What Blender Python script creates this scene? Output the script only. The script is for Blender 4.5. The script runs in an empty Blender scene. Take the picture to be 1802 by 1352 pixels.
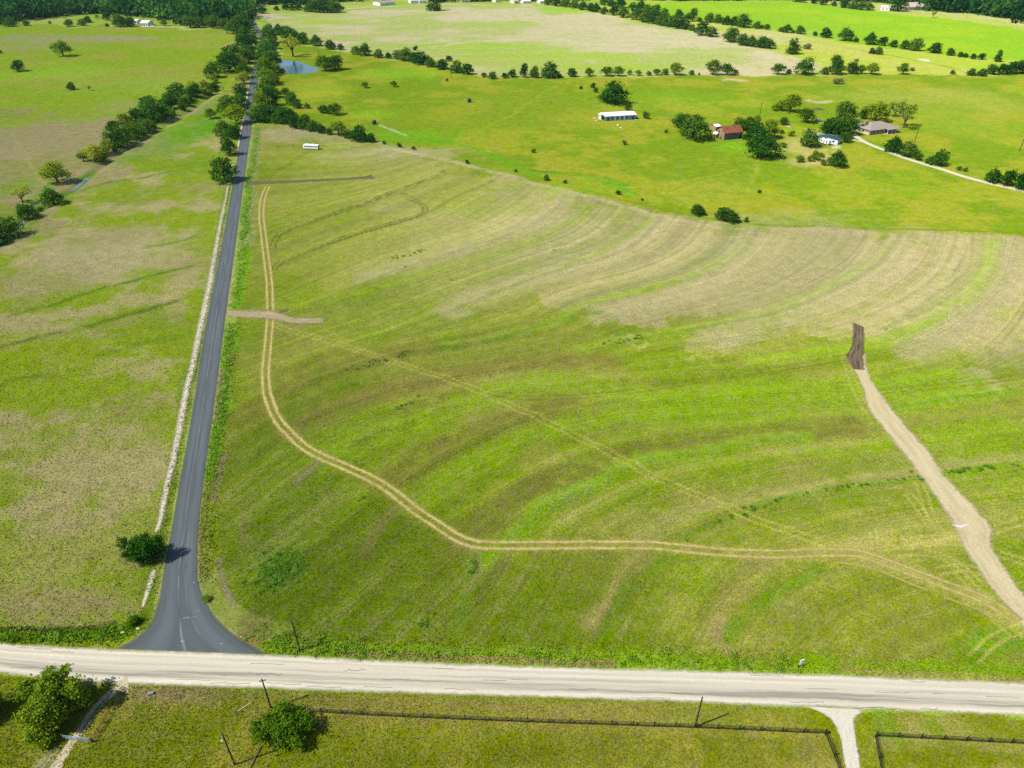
import bpy, math, random
import numpy as np
from mathutils import Vector, Matrix

# ------------------------------------------------------------------ camera, sky, sun, exposure
FPX, CXP, CYP = 1251.0, 901.0, 676.0          # focal length / centre in photograph pixels
CAM_H, PITCH = 120.0, math.radians(33.5)
SUN_EL, SUN_AZ = math.radians(52.0), math.radians(21.0)   # azimuth the light travels towards (from +X)
EXPOSURE, KEXP = 0.93, 2.0                    # KEXP: display value of a white matt floor, used to turn seen colours into albedo

sc = bpy.context.scene
COL = sc.collection
cd = bpy.data.cameras.new('camera'); cam = bpy.data.objects.new('camera', cd); COL.objects.link(cam)
cam.location = (0, 0, CAM_H); cam.rotation_euler = (math.pi/2 - PITCH, 0, 0)
cd.sensor_width = 36; cd.lens = 36*FPX/1802.0; cd.clip_start = 1; cd.clip_end = 30000
sc.camera = cam
w = bpy.data.worlds.new('World'); sc.world = w; w.use_nodes = True
nt = w.node_tree; bg = nt.nodes['Background']
sk = nt.nodes.new('ShaderNodeTexSky'); sk.sky_type = 'NISHITA'; sk.sun_disc = False
sk.sun_elevation = SUN_EL; sk.sun_rotation = math.atan2(-math.cos(SUN_AZ), -math.sin(SUN_AZ))
sk.air_density = 1.0; sk.dust_density = 0.6
nt.links.new(sk.outputs[0], bg.inputs[0]); bg.inputs[1].default_value = 0.085
sl = bpy.data.lights.new('sun', 'SUN'); sl.energy = 4.2; sl.angle = math.radians(0.53); sl.color = (1.0, 0.95, 0.84)
so = bpy.data.objects.new('sun', sl); COL.objects.link(so)
so.rotation_euler = Vector((math.cos(SUN_AZ)*math.cos(SUN_EL), math.sin(SUN_AZ)*math.cos(SUN_EL), -math.sin(SUN_EL))).to_track_quat('-Z', 'Y').to_euler()
vs = sc.view_settings; vs.view_transform = 'Standard'; vs.look = 'None'; vs.exposure = EXPOSURE; vs.gamma = 1.0
sc.render.engine = 'CYCLES'
sc.cycles.use_denoising = False
sc.cycles.max_bounces = 5; sc.cycles.diffuse_bounces = 2; sc.cycles.glossy_bounces = 2
sc.cycles.sample_clamp_direct = 6.0; sc.cycles.sample_clamp_indirect = 2.0; sc.cycles.transparent_max_bounces = 6; sc.cycles.volume_bounces = 0
random.seed(7); RNG = np.random.default_rng(7)

# ------------------------------------------------------------------ helpers
def lin(c):                                    # seen sRGB 0..255 -> linear
    c = np.asarray(c, float)/255.0
    return np.where(c <= 0.04045, c/12.92, ((c+0.055)/1.055)**2.4)
def alb(c): return np.clip(lin(c)/KEXP, 0.002, 0.8)
def sstep(a, b, x):
    t = np.clip((x-a)/(b-a), 0, 1); return t*t*(3-2*t)
_tabs = {}
def vnoise(x, y, seed):
    if seed not in _tabs: _tabs[seed] = np.random.default_rng(seed+100).random((256, 256))
    T = _tabs[seed]
    xi = np.floor(x).astype(int); yi = np.floor(y).astype(int)
    fx = x-xi; fy = y-yi; fx = fx*fx*(3-2*fx); fy = fy*fy*(3-2*fy)
    a = T[xi & 255, yi & 255]; b = T[(xi+1) & 255, yi & 255]; c = T[xi & 255, (yi+1) & 255]; d = T[(xi+1) & 255, (yi+1) & 255]
    return (a*(1-fx)+b*fx)*(1-fy)+(c*(1-fx)+d*fx)*fy
def fbm(x, y, scale, seed, octv=4, rough=0.55):
    s = 0; amp = 1; tot = 0; k = 1.0/scale
    for o in range(octv):
        s = s+amp*vnoise(x*k+o*17.3, y*k-o*9.1, seed+o); tot += amp; amp *= rough; k *= 2.03
    return s/tot

def zsmooth(x, y):
    d = np.asarray(y, float)
    return (0.7*np.sin(x/70+1)*np.sin(d/95+.5) + 1.2*np.sin((x+.6*d)/170+2)*sstep(150, 400, d)
            + 2.2*np.sin(x/310+d/270)*sstep(500, 900, d))
def UPA(px, py):
    px = np.asarray(px, float); py = np.asarray(py, float)
    u = (px-CXP)/FPX; v = (py-CYP)/FPX
    dy = math.cos(PITCH)-v*math.sin(PITCH); dz = -math.sin(PITCH)-v*math.cos(PITCH)
    z = np.zeros_like(u)
    for _ in range(10):
        s = (CAM_H-z)/-dz; z = zsmooth(u*s, dy*s)
    return np.stack([u*s, dy*s, z], -1)
def UP(px, py): return UPA([px], [py])[0]
def UPL(pts): p = np.array(pts, float); return UPA(p[:, 0], p[:, 1])
def KPX(y): return FPX*(math.sin(PITCH)+(y-CYP)/FPX*math.cos(PITCH))/CAM_H      # photo pixels per metre across
def cat(P, step=None, n=None):                 # Catmull-Rom through world points
    P = np.asarray(P, float)
    if len(P) < 2: return P
    Q = np.vstack([2*P[0]-P[1], P, 2*P[-1]-P[-2]]); out = []
    for i in range(1, len(Q)-2):
        L = np.linalg.norm(Q[i+1]-Q[i]); m = max(2, int(L/step)) if step else n
        t = np.linspace(0, 1, m, endpoint=False)[:, None]
        a, b, c, d = Q[i-1], Q[i], Q[i+1], Q[i+2]
        out.append(.5*(2*b+(c-a)*t+(2*a-5*b+4*c-d)*t**2+(3*b-a-3*c+d)*t**3))
    out.append(P[-1:]); return np.vstack(out)
def seg_dist(x, y, P):                         # distance to a polyline
    best = np.full(x.shape, 1e9)
    for a, b in zip(P[:-1], P[1:]):
        dx, dy = b[0]-a[0], b[1]-a[1]; L2 = dx*dx+dy*dy+1e-9
        t = np.clip(((x-a[0])*dx+(y-a[1])*dy)/L2, 0, 1)
        best = np.minimum(best, (x-a[0]-t*dx)**2+(y-a[1]-t*dy)**2)
    return np.sqrt(best)
def inpoly(x, y, P):
    r = np.zeros(x.shape, bool)
    for a, b in zip(P, np.roll(P, -1, 0)):
        if a[1] == b[1]: continue
        r ^= ((a[1] > y) != (b[1] > y)) & (x < (b[0]-a[0])*(y-a[1])/(b[1]-a[1])+a[0])
    return r

CREEK = cat(UPL([(-40, 446), (5, 420), (25, 405), (45, 385), (70, 370), (95, 352), (125, 335), (145, 318), (165, 303), (185, 288), (205, 272), (250, 246), (300, 216), (335, 195), (365, 172), (395, 150)]), step=8)
POND = UPL([(487, 107), (497, 105.5), (507, 106), (525, 108), (542, 115), (560, 121), (561, 126), (540, 130), (510, 131), (497, 127), (490, 120)])
PONDC = POND[:, :2].mean(0); PONDZ = float(zsmooth(PONDC[0], PONDC[1]))
def zfull(x, y):
    x = np.asarray(x, float); y = np.asarray(y, float); z = zsmooth(x, y)
    m = (x < CREEK[:, 0].max()+8) & (y > CREEK[:, 1].min()-8) & (y < CREEK[:, 1].max()+8) & (x > CREEK[:, 0].min()-8)
    if np.any(m):
        d = seg_dist(x[m], y[m], CREEK); z = z.copy(); z[m] -= 1.2*np.exp(-(d/2.6)**2)
    m = (abs(x-PONDC[0]) < 60) & (abs(y-PONDC[1]) < 80)
    if np.any(m):
        P = POND[:, :2]; ins = inpoly(x[m], y[m], P); d = seg_dist(x[m], y[m], np.vstack([P, P[:1]]))
        z = z.copy(); blend = sstep(14, 0, np.where(ins, 0, d))
        z[m] = z[m]*(1-blend)+(PONDZ+.15)*blend - np.where(ins, np.minimum(d*.3, 1.5)+.15, 0)
    return z
def ZF(x, y): return float(zfull(np.array([x]), np.array([y]))[0])

def mesh(name, V, F, mat=None, smooth=False):
    V = np.asarray(V, np.float32); me = bpy.data.meshes.new(name)
    if isinstance(F, np.ndarray):
        n, k = F.shape
        me.vertices.add(len(V)); me.vertices.foreach_set('co', V.ravel())
        me.loops.add(n*k); me.loops.foreach_set('vertex_index', F.astype(np.int32).ravel())
        me.polygons.add(n); me.polygons.foreach_set('loop_start', np.arange(0, n*k, k, dtype=np.int32))
        me.update(calc_edges=True)
    else:
        me.from_pydata([tuple(map(float, v)) for v in V], [], F)
    me.polygons.foreach_set('use_smooth', np.full(len(me.polygons), smooth))
    if mat: me.materials.append(mat)
    return me
def link(name, me, parent=None, loc=None):
    o = bpy.data.objects.new(name, me); COL.objects.link(o)
    if parent: o.parent = parent
    if loc is not None: o.location = loc
    return o
def tag(o, label=None, cat_=None, group=None, kind=None):
    if label: o['label'] = label
    if cat_: o['category'] = cat_
    if group: o['group'] = group
    if kind: o['kind'] = kind
    return o
def empty(name, loc, rz=0.0):
    o = bpy.data.objects.new(name, None); COL.objects.link(o); o.location = loc; o.rotation_euler = (0, 0, rz)
    o.empty_display_size = .5; return o
class MB:                                      # collects boxes / tubes / polygons into one mesh
    def __init__(s): s.v = []; s.f = []
    def add(s, V, F):
        b = len(s.v); s.v += [tuple(map(float, v)) for v in V]; s.f += [tuple(i+b for i in f) for f in F]; return s
    def box(s, x0, x1, y0, y1, z0, z1, M=None):
        V = [(x0, y0, z0), (x1, y0, z0), (x1, y1, z0), (x0, y1, z0), (x0, y0, z1), (x1, y0, z1), (x1, y1, z1), (x0, y1, z1)]
        if M is not None: V = [tuple(M @ Vector(v)) for v in V]
        return s.add(V, [(0, 3, 2, 1), (4, 5, 6, 7), (0, 1, 5, 4), (1, 2, 6, 5), (2, 3, 7, 6), (3, 0, 4, 7)])
    def tube(s, pts, rad, n=6):
        pts = [Vector(p) for p in pts]; V = []; F = []
        for i, p in enumerate(pts):
            d = (pts[min(i+1, len(pts)-1)]-pts[max(i-1, 0)]).normalized()
            a = d.orthogonal().normalized(); b = d.cross(a)
            for k in range(n):
                t = 2*math.pi*k/n; V.append(p+(a*math.cos(t)+b*math.sin(t))*rad[i])
        for i in range(len(pts)-1):
            for k in range(n):
                k2 = (k+1) % n; F.append((i*n+k, i*n+k2, (i+1)*n+k2, (i+1)*n+k))
        F.append(tuple(range(n-1, -1, -1))); F.append(tuple((len(pts)-1)*n+k for k in range(n)))
        return s.add(V, F)
    def slab(s, quad, th):                     # a thick sheet
        q = [Vector(p) for p in quad]; nrm = (q[1]-q[0]).cross(q[3]-q[0]).normalized()*th
        V = q+[p+nrm for p in q]; n = len(q)
        return s.add(V, [tuple(range(n-1, -1, -1)), tuple(range(n, 2*n))]+[(i, (i+1) % n, n+(i+1) % n, n+i) for i in range(n)])
    def build(s, name, mat, parent=None, smooth=False): return link(name, mesh(name, s.v, s.f, mat, smooth), parent)

# ------------------------------------------------------------------ materials
def mat(name):
    m = bpy.data.materials.new(name); m.use_nodes = True; t = m.node_tree
    for n in list(t.nodes): t.nodes.remove(n)
    return m, t, t.nodes, t.links
def nd(N, typ, **kw):
    n = N.new(typ)
    for k, v in kw.items():
        if k.startswith('i_'):
            key = k[2:]; key = int(key) if key.isdigit() else key.replace('_', ' ')
            n.inputs[key].default_value = v
        else: setattr(n, k, v)
    return n
def rgba(c): return (*[float(v) for v in c], 1.0)
def simple(name, c, rough=0.8, noise=0.15, scale=1.5, metal=0.0, spec=0.3, c2=None, bump=0.0):
    m, t, N, L = mat(name); o = nd(N, 'ShaderNodeOutputMaterial'); p = nd(N, 'ShaderNodeBsdfPrincipled')
    p.inputs['Roughness'].default_value = rough; p.inputs['Metallic'].default_value = metal
    p.inputs['Specular IOR Level'].default_value = spec
    tc = nd(N, 'ShaderNodeTexCoord'); no = nd(N, 'ShaderNodeTexNoise', i_Scale=scale, i_Detail=5.0, i_Roughness=.65)
    L.new(tc.outputs['Object'], no.inputs['Vector'])
    a = alb(c); b = alb(c2) if c2 is not None else a*(1-noise*2)
    r = nd(N, 'ShaderNodeValToRGB'); e = r.color_ramp.elements
    e[0].position = .3; e[1].position = .7; e[0].color = rgba(b); e[1].color = rgba(a*(1 if c2 is not None else 1+noise))
    L.new(no.outputs['Fac'], r.inputs[0]); L.new(r.outputs[0], p.inputs['Base Color'])
    if bump:
        bp = nd(N, 'ShaderNodeBump', i_Strength=.6, i_Distance=bump); L.new(no.outputs['Fac'], bp.inputs['Height']); L.new(bp.outputs[0], p.inputs['Normal'])
    L.new(p.outputs[0], o.inputs[0]); return m
def leaf(name, c1, c2, trans=.35, tv=False):
    m, t, N, L = mat(name); o = nd(N, 'ShaderNodeOutputMaterial')
    g = nd(N, 'ShaderNodeNewGeometry'); oi = nd(N, 'ShaderNodeObjectInfo')
    mx = nd(N, 'ShaderNodeMix', data_type='RGBA'); mx.inputs[6].default_value = rgba(alb(c1)); mx.inputs[7].default_value = rgba(alb(c2))
    L.new(g.outputs['Random Per Island'], mx.inputs[0])
    hs = nd(N, 'ShaderNodeHueSaturation'); mr = nd(N, 'ShaderNodeMapRange', i_3=.465, i_4=.522); mv = nd(N, 'ShaderNodeMapRange', i_3=1.5, i_4=.68)
    L.new(oi.outputs['Random'], mr.inputs[0]); L.new(oi.outputs['Random'], mv.inputs[0])
    L.new(mr.outputs[0], hs.inputs['Hue']); L.new(mv.outputs[0], hs.inputs['Value']); L.new(mx.outputs[2], hs.inputs['Color'])
    if tv:
        ta = nd(N, 'ShaderNodeAttribute', attribute_name='tone'); L.new(ta.outputs['Fac'], hs.inputs['Value']); hm_ = nd(N, 'ShaderNodeMapRange', i_1=.6, i_2=1.7, i_3=.52, i_4=.465); L.new(ta.outputs['Fac'], hm_.inputs[0]); L.new(hm_.outputs[0], hs.inputs['Hue'])
    d = nd(N, 'ShaderNodeBsdfDiffuse'); tr = nd(N, 'ShaderNodeBsdfTranslucent'); ms = nd(N, 'ShaderNodeMixShader', i_0=trans)
    L.new(hs.outputs[0], d.inputs[0]); L.new(hs.outputs[0], tr.inputs[0]); L.new(d.outputs[0], ms.inputs[1]); L.new(tr.outputs[0], ms.inputs[2])
    L.new(ms.outputs[0], o.inputs[0]); return m
M_LEAF = {'v': leaf('leaf_weed', (104, 164, 40), (146, 200, 66), .4), 'w': leaf('leaf_wood', (50, 110, 44), (88, 146, 54), tv=True), 'n': leaf('leaf_yellow_green', (136, 176, 30), (198, 218, 60), .4), 'm': leaf('leaf_mid', (92, 140, 24), (132, 172, 36)), 'd': leaf('leaf_dark', (56, 112, 30), (90, 144, 42)),  # tone n: yellow-green leaves of the near trees
          'l': leaf('leaf_light', (150, 180, 34), (186, 204, 60)), 'p': leaf('leaf_pale', (170, 184, 110), (190, 200, 130))}
M_BARK = simple('bark', (112, 98, 82), scale=6, bump=.05)
M_DEAD = simple('dead_wood', (176, 166, 150), scale=6)

def ground_mat():
    m, t, N, L = mat('ground_cover'); o = nd(N, 'ShaderNodeOutputMaterial'); d = nd(N, 'ShaderNodeBsdfDiffuse', i_Roughness=.8)
    at = nd(N, 'ShaderNodeAttribute', attribute_name='cover'); tc = nd(N, 'ShaderNodeTexCoord')
    n1 = nd(N, 'ShaderNodeTexNoise', i_Scale=2.1, i_Detail=6.0, i_Roughness=.8); n2 = nd(N, 'ShaderNodeTexNoise', i_Scale=.22, i_Detail=6.0, i_Roughness=.72)
    n3 = nd(N, 'ShaderNodeTexNoise', i_Scale=.55, i_Detail=5.0, i_Roughness=.7)
    for n in (n1, n2, n3): L.new(tc.outputs['Object'], n.inputs['Vector'])
    a = nd(N, 'ShaderNodeMapRange', i_1=.33, i_2=.67, i_3=.5, i_4=1.5); b = nd(N, 'ShaderNodeMapRange', i_1=.3, i_2=.7, i_3=.82, i_4=1.18)
    L.new(n1.outputs['Fac'], a.inputs[0]); L.new(n2.outputs['Fac'], b.inputs[0])
    mu = nd(N, 'ShaderNodeMath', operation='MULTIPLY'); L.new(a.outputs[0], mu.inputs[0]); L.new(b.outputs[0], mu.inputs[1])
    hs = nd(N, 'ShaderNodeHueSaturation'); h = nd(N, 'ShaderNodeMapRange', i_1=.3, i_2=.7, i_3=.487, i_4=.513); s = nd(N, 'ShaderNodeMapRange', i_1=.3, i_2=.7, i_3=.82, i_4=1.12)
    L.new(n3.outputs['Fac'], h.inputs[0]); L.new(n3.outputs['Fac'], s.inputs[0]); L.new(h.outputs[0], hs.inputs['Hue']); L.new(s.outputs[0], hs.inputs['Saturation'])
    rc_ = nd(N, 'ShaderNodeAttribute', attribute_name='rowc'); rm_ = nd(N, 'ShaderNodeAttribute', attribute_name='rowm'); wob = nd(N, 'ShaderNodeMath', operation='MULTIPLY_ADD', i_1=.035, i_2=0.0)
    L.new(n2.outputs['Fac'], wob.inputs[0]); L.new(rc_.outputs['Fac'], wob.inputs[2])
    rn = nd(N, 'ShaderNodeTexNoise', noise_dimensions='1D', i_Scale=20.0, i_Detail=3.0, i_Roughness=.7); L.new(wob.outputs[0], rn.inputs['W'])
    rr = nd(N, 'ShaderNodeMapRange', i_1=.3, i_2=.7, i_3=-.11, i_4=.11); L.new(rn.outputs['Fac'], rr.inputs[0])
    ra = nd(N, 'ShaderNodeMath', operation='MULTIPLY_ADD', i_2=1.0); L.new(rr.outputs[0], ra.inputs[0]); L.new(rm_.outputs['Fac'], ra.inputs[1])
    mu2 = nd(N, 'ShaderNodeMath', operation='MULTIPLY'); L.new(mu.outputs[0], mu2.inputs[0]); L.new(ra.outputs[0], mu2.inputs[1])
    L.new(mu2.outputs[0], hs.inputs['Value']); L.new(at.outputs['Color'], hs.inputs['Color']); L.new(hs.outputs[0], d.inputs['Color'])
    bp = nd(N, 'ShaderNodeBump', i_Strength=.75, i_Distance=.35); L.new(n1.outputs['Fac'], bp.inputs['Height']); L.new(bp.outputs[0], d.inputs['Normal'])
    L.new(d.outputs[0], o.inputs[0]); return m
def tuft_mat():
    m, t, N, L = mat('tuft'); o = nd(N, 'ShaderNodeOutputMaterial'); d = nd(N, 'ShaderNodeBsdfDiffuse')
    at = nd(N, 'ShaderNodeAttribute', attribute_name='cover'); g = nd(N, 'ShaderNodeNewGeometry'); mx = nd(N, 'ShaderNodeMix', data_type='VECTOR'); mx.inputs[0].default_value = .78
    L.new(g.outputs['Normal'], mx.inputs[4]); mx.inputs[5].default_value = (0, 0, 1); L.new(mx.outputs[1], d.inputs['Normal'])
    L.new(at.outputs['Color'], d.inputs[0]); L.new(d.outputs[0], o.inputs[0]); return m
def ribbon_mat(name, c1, c2, scale=.8, stretch=.12, ragged=.35, rough=.9, spec=.15, extra=None, grain=.2, bump=.02, lo=.3, hi=.7, soft=.05, opac=1.0):
    """surface of a strip: UV u runs across 0..1, v along in metres; edges break up where ragged > 0"""
    m, t, N, L = mat(name); o = nd(N, 'ShaderNodeOutputMaterial'); p = nd(N, 'ShaderNodeBsdfPrincipled'); p.inputs['Roughness'].default_value = rough; p.inputs['Specular IOR Level'].default_value = spec
    uv = nd(N, 'ShaderNodeUVMap', uv_map='strip'); mp = nd(N, 'ShaderNodeMapping'); mp.inputs['Scale'].default_value = (6.0, stretch, 1)
    L.new(uv.outputs[0], mp.inputs[0]); n1 = nd(N, 'ShaderNodeTexNoise', i_Scale=scale, i_Detail=5.0, i_Roughness=.65); L.new(mp.outputs[0], n1.inputs['Vector'])
    tc = nd(N, 'ShaderNodeTexCoord'); n2 = nd(N, 'ShaderNodeTexNoise', i_Scale=3.0, i_Detail=5.0, i_Roughness=.75); L.new(tc.outputs['Object'], n2.inputs['Vector'])
    r = nd(N, 'ShaderNodeValToRGB'); e = r.color_ramp.elements; e[0].position = lo; e[1].position = hi; e[0].color = rgba(alb(c1)); e[1].color = rgba(alb(c2)); L.new(n1.outputs['Fac'], r.inputs[0])
    g = nd(N, 'ShaderNodeMapRange', i_1=.3, i_2=.7, i_3=1-grain, i_4=1+grain); L.new(n2.outputs['Fac'], g.inputs[0])
    mu = nd(N, 'ShaderNodeMix', data_type='RGBA', blend_type='MULTIPLY'); mu.inputs[0].default_value = 1; L.new(r.outputs[0], mu.inputs[6]); L.new(g.outputs[0], mu.inputs[7])
    col = mu.outputs[2]
    sx = nd(N, 'ShaderNodeSeparateXYZ'); L.new(uv.outputs[0], sx.inputs[0])
    if extra: col = extra(N, L, sx, col, n1, n2)
    L.new(col, p.inputs['Base Color'])
    if bump:
        bp = nd(N, 'ShaderNodeBump', i_Strength=.5, i_Distance=bump); L.new(n2.outputs['Fac'], bp.inputs['Height']); L.new(bp.outputs[0], p.inputs['Normal'])
    if ragged:
        a = nd(N, 'ShaderNodeMath', operation='SUBTRACT', i_0=.5); s1 = nd(N, 'ShaderNodeMath', operation='SUBTRACT', i_1=.5); ab = nd(N, 'ShaderNodeMath', operation='ABSOLUTE')
        L.new(sx.outputs[0], s1.inputs[0]); L.new(s1.outputs[0], ab.inputs[0]); L.new(ab.outputs[0], a.inputs[1])          # 0 at edge .. .5 centre
        n4 = nd(N, 'ShaderNodeTexNoise', i_Scale=.9, i_Detail=6.0, i_Roughness=.75); L.new(tc.outputs['Object'], n4.inputs['Vector'])
        nm = nd(N, 'ShaderNodeMapRange', i_1=.3, i_2=.7, i_3=0.0, i_4=ragged); L.new(n4.outputs['Fac'], nm.inputs[0])
        df = nd(N, 'ShaderNodeMath', operation='SUBTRACT'); L.new(a.outputs[0], df.inputs[0]); L.new(nm.outputs[0], df.inputs[1])
        al = nd(N, 'ShaderNodeMapRange', i_1=-soft*.6, i_2=soft*1.4, i_3=0.0, i_4=opac); L.new(df.outputs[0], al.inputs[0])
        tr = nd(N, 'ShaderNodeBsdfTransparent'); ms = nd(N, 'ShaderNodeMixShader'); L.new(al.outputs[0], ms.inputs[0]); L.new(tr.outputs[0], ms.inputs[1]); L.new(p.outputs[0], ms.inputs[2]); L.new(ms.outputs[0], o.inputs[0])
    else: L.new(p.outputs[0], o.inputs[0])
    return m
def band(N, L, src, centre, half, soft):       # 1 inside |src-centre|<half
    s = nd(N, 'ShaderNodeMath', operation='SUBTRACT', i_1=centre); a = nd(N, 'ShaderNodeMath', operation='ABSOLUTE'); r = nd(N, 'ShaderNodeMapRange', i_1=half+soft, i_2=half, i_3=0.0, i_4=1.0)
    L.new(src, s.inputs[0]); L.new(s.outputs[0], a.inputs[0]); L.new(a.outputs[0], r.inputs[0]); return r.outputs[0]
def mixc(N, L, fac, a, c, k=1.0):
    mx = nd(N, 'ShaderNodeMix', data_type='RGBA'); ml = nd(N, 'ShaderNodeMath', operation='MULTIPLY', i_1=k); L.new(fac, ml.inputs[0]); L.new(ml.outputs[0], mx.inputs[0])
    L.new(a, mx.inputs[6]); mx.inputs[7].default_value = rgba(alb(c)); return mx.outputs[2]
def fade(N, L, fac, noise, a=.45, b=.6):
    r = nd(N, 'ShaderNodeMapRange', i_1=a, i_2=b, i_3=0.0, i_4=1.0); m = nd(N, 'ShaderNodeMath', operation='MULTIPLY'); L.new(noise.outputs['Fac'], r.inputs[0]); L.new(r.outputs[0], m.inputs[0]); L.new(fac, m.inputs[1]); return m.outputs[0]

def strip(name, left, right, mt, zo=.04, step=1.2, across=6, jit=0.0, label=None, world=False):
    """a draped sheet between two edges given as seen in the photograph, laid on the terrain"""
    A = np.array(left) if world else UPL(left); B = np.array(right) if world else UPL(right)
    if len(A) != len(B) or True:
        A = cat(A, n=24); B = cat(B, n=24)
        def res(P, m):
            s = np.r_[0, np.cumsum(np.linalg.norm(np.diff(P[:, :2], axis=0), axis=1))]; t = np.linspace(0, s[-1], m)
            return np.stack([np.interp(t, s, P[:, i]) for i in range(2)], 1), t
        if len(left) == len(right):            # paired points: keep pairing
            L_ = np.r_[0, np.cumsum(np.linalg.norm(np.diff(.5*(A+B)[:, :2], axis=0), axis=1))]
            m = max(3, int(L_[-1]/step)); t = np.linspace(0, L_[-1], m)
            a = np.stack([np.interp(t, L_, A[:, i]) for i in range(2)], 1); b = np.stack([np.interp(t, L_, B[:, i]) for i in range(2)], 1)
        else:
            tot = np.linalg.norm(np.diff(A[:, :2], axis=0), axis=1).sum(); m = max(3, int(tot/step)); a, t = res(A, m); b, _ = res(B, m)
    if jit:
        dirv = (b-a); dirv /= np.linalg.norm(dirv, axis=1)[:, None]+1e-6
        a = a+dirv*(fbm(t, t*0+3, 2.5, 51)-.5)[:, None]*jit; b = b+dirv*(fbm(t, t*0+31, 2.5, 52)-.5)[:, None]*jit
    u = np.linspace(0, 1, across+1); m = len(t)
    XY = a[:, None, :]*(1-u)[None, :, None]+b[:, None, :]*u[None, :, None]
    Z = zsmooth(XY[..., 0], XY[..., 1])+zo
    V = np.concatenate([XY, Z[..., None]], -1).reshape(-1, 3); k = across+1
    i, j = np.meshgrid(np.arange(m-1), np.arange(across), indexing='ij'); q = (i*k+j).ravel()
    F = np.stack([q, q+1, q+k+1, q+k], 1)
    me = mesh(name, V, F, mt)
    uvl = me.uv_layers.new(name='strip'); UVv = np.stack([np.tile(u, m), np.repeat(t, k)], 1)
    uvl.data.foreach_set('uv', UVv[F.ravel()].astype(np.float32).ravel())
    o = link(name, me); tag(o, label, kind='structure')
    if me.polygons[0].normal.z < 0: me.flip_normals()
    return o
def cstrip(name, pts, width, mt, off=0.0, world=False, **kw):
    P = cat(np.array(pts) if world else UPL(pts), step=2.0)[:, :2]
    T = np.gradient(P, axis=0); T /= np.linalg.norm(T, axis=1)[:, None]; Nn = np.stack([-T[:, 1], T[:, 0]], 1)
    wd = np.interp(np.linspace(0, 1, len(P)), np.linspace(0, 1, len(width)), width) if isinstance(width, (list, tuple)) else np.full(len(P), width)
    c = P+Nn*off; a = c+Nn*wd[:, None]/2; b = c-Nn*wd[:, None]/2
    return strip(name, np.c_[a, a[:, 0]*0], np.c_[b, b[:, 0]*0], mt, world=True, **kw)

# ------------------------------------------------------------------ ground cover: what grows where (world space)
W = lambda pts: UPL(pts)[:, :2]
CROP = W([(452, 222), (480, 219), (520, 226), (600, 239), (700, 262), (800, 285), (900, 310), (1000, 335), (1100, 358), (1200, 379), (1290, 394), (1400, 400), (1600, 407), (1900, 414), (1950, 1200), (1700, 1183), (1400, 1168), (1100, 1150), (900, 1142), (600, 1132), (520, 1110), (440, 1080), (395, 1040), (372, 990), (368, 940), (385, 850), (404, 700), (417, 560), (436, 400), (446, 280)])
# zone: polygon, colour A, colour B, patch size m, bias (0 all A .. 1 all B)
ZONES = [
 (None, (160, 188, 62), (186, 192, 100), 60, .4),                                                                      # everything far
 (W([(-300, 90), (420, 50), (460, 130), (450, 215), (400, 330), (330, 700), (270, 1100), (200, 1142), (-300, 1140)]), (146, 168, 30), (182, 174, 112), 16, .33),   # pasture left of the road
 (W([(-300, 42), (300, 48), (425, 60), (420, 110), (400, 140), (330, 178), (250, 215), (190, 215), (100, 205), (-300, 200)]), (144, 174, 24), (160, 170, 58), 40, .38),
 (W([(-300, 200), (190, 205), (260, 200), (330, 180), (365, 172), (300, 216), (205, 272), (125, 335), (70, 370), (5, 420), (-300, 520)]), (168, 160, 106), (146, 158, 64), 22, .4),
 (W([(440, 215), (470, 190), (480, 130), (500, 80), (560, 84), (640, 97), (760, 118), (860, 138), (1000, 137), (1300, 133), (1600, 133), (1950, 134), (1950, 420), (1600, 409), (1400, 402), (1290, 395), (1200, 380), (1000, 336), (800, 286), (600, 240)]), (126, 156, 2), (158, 166, 34), 26, .45),   # bright pasture on the right
 (W([(447, 24), (560, 22), (700, 12), (870, 7), (960, 7), (1040, 22), (1140, 41), (1220, 57), (1290, 77), (1390, 97), (1440, 112), (1462, 128), (1350, 133), (870, 136), (800, 124), (640, 96), (560, 80), (500, 60), (470, 44)]), (206, 196, 152), (176, 190, 100), 70, .45),   # large far field
 (W([(960, 7), (1040, 8), (1110, 18), (1240, 40), (1400, 61), (1560, 86), (1700, 101), (1950, 118), (1950, 132), (1462, 131), (1440, 112), (1390, 97), (1290, 77), (1220, 57), (1140, 41), (1040, 22)]), (178, 196, 58), (192, 196, 88), 40, .4),
 (W([(1040, 2), (1390, 3), (1540, 20), (1620, 27), (1700, 38), (1950, 66), (1950, 122), (1700, 100), (1560, 85), (1400, 60), (1240, 39), (1110, 17)]), (144, 192, 0), (158, 196, 8), 60, .4),   # lime field
 (W([(1390, 0), (1580, 5), (1640, 22), (1720, 27), (1950, 66), (1950, 74), (1700, 38), (1540, 20)]), (196, 196, 110), (178, 192, 84), 40, .4),
 (CROP, (132, 154, 28), (148, 156, 56), 22, .45),
 (W([(560, 232), (800, 285), (1000, 335), (1200, 379), (1290, 394), (1400, 400), (1900, 414), (1900, 640), (1700, 640), (1560, 600), (1400, 585), (1250, 580), (1080, 552), (930, 520), (820, 490), (720, 430), (640, 360), (600, 300)]), (176, 168, 108), (158, 166, 72), 26, .42),
 (W([(-300, 1180), (0, 1186), (240, 1205), (520, 1215), (750, 1222), (1100, 1233), (1400, 1246), (1600, 1252), (1950, 1265), (2300, 2600), (-900, 2600)]), (134, 146, 24), (160, 158, 56), 9, .4),   # paddock at the bottom
]
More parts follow.
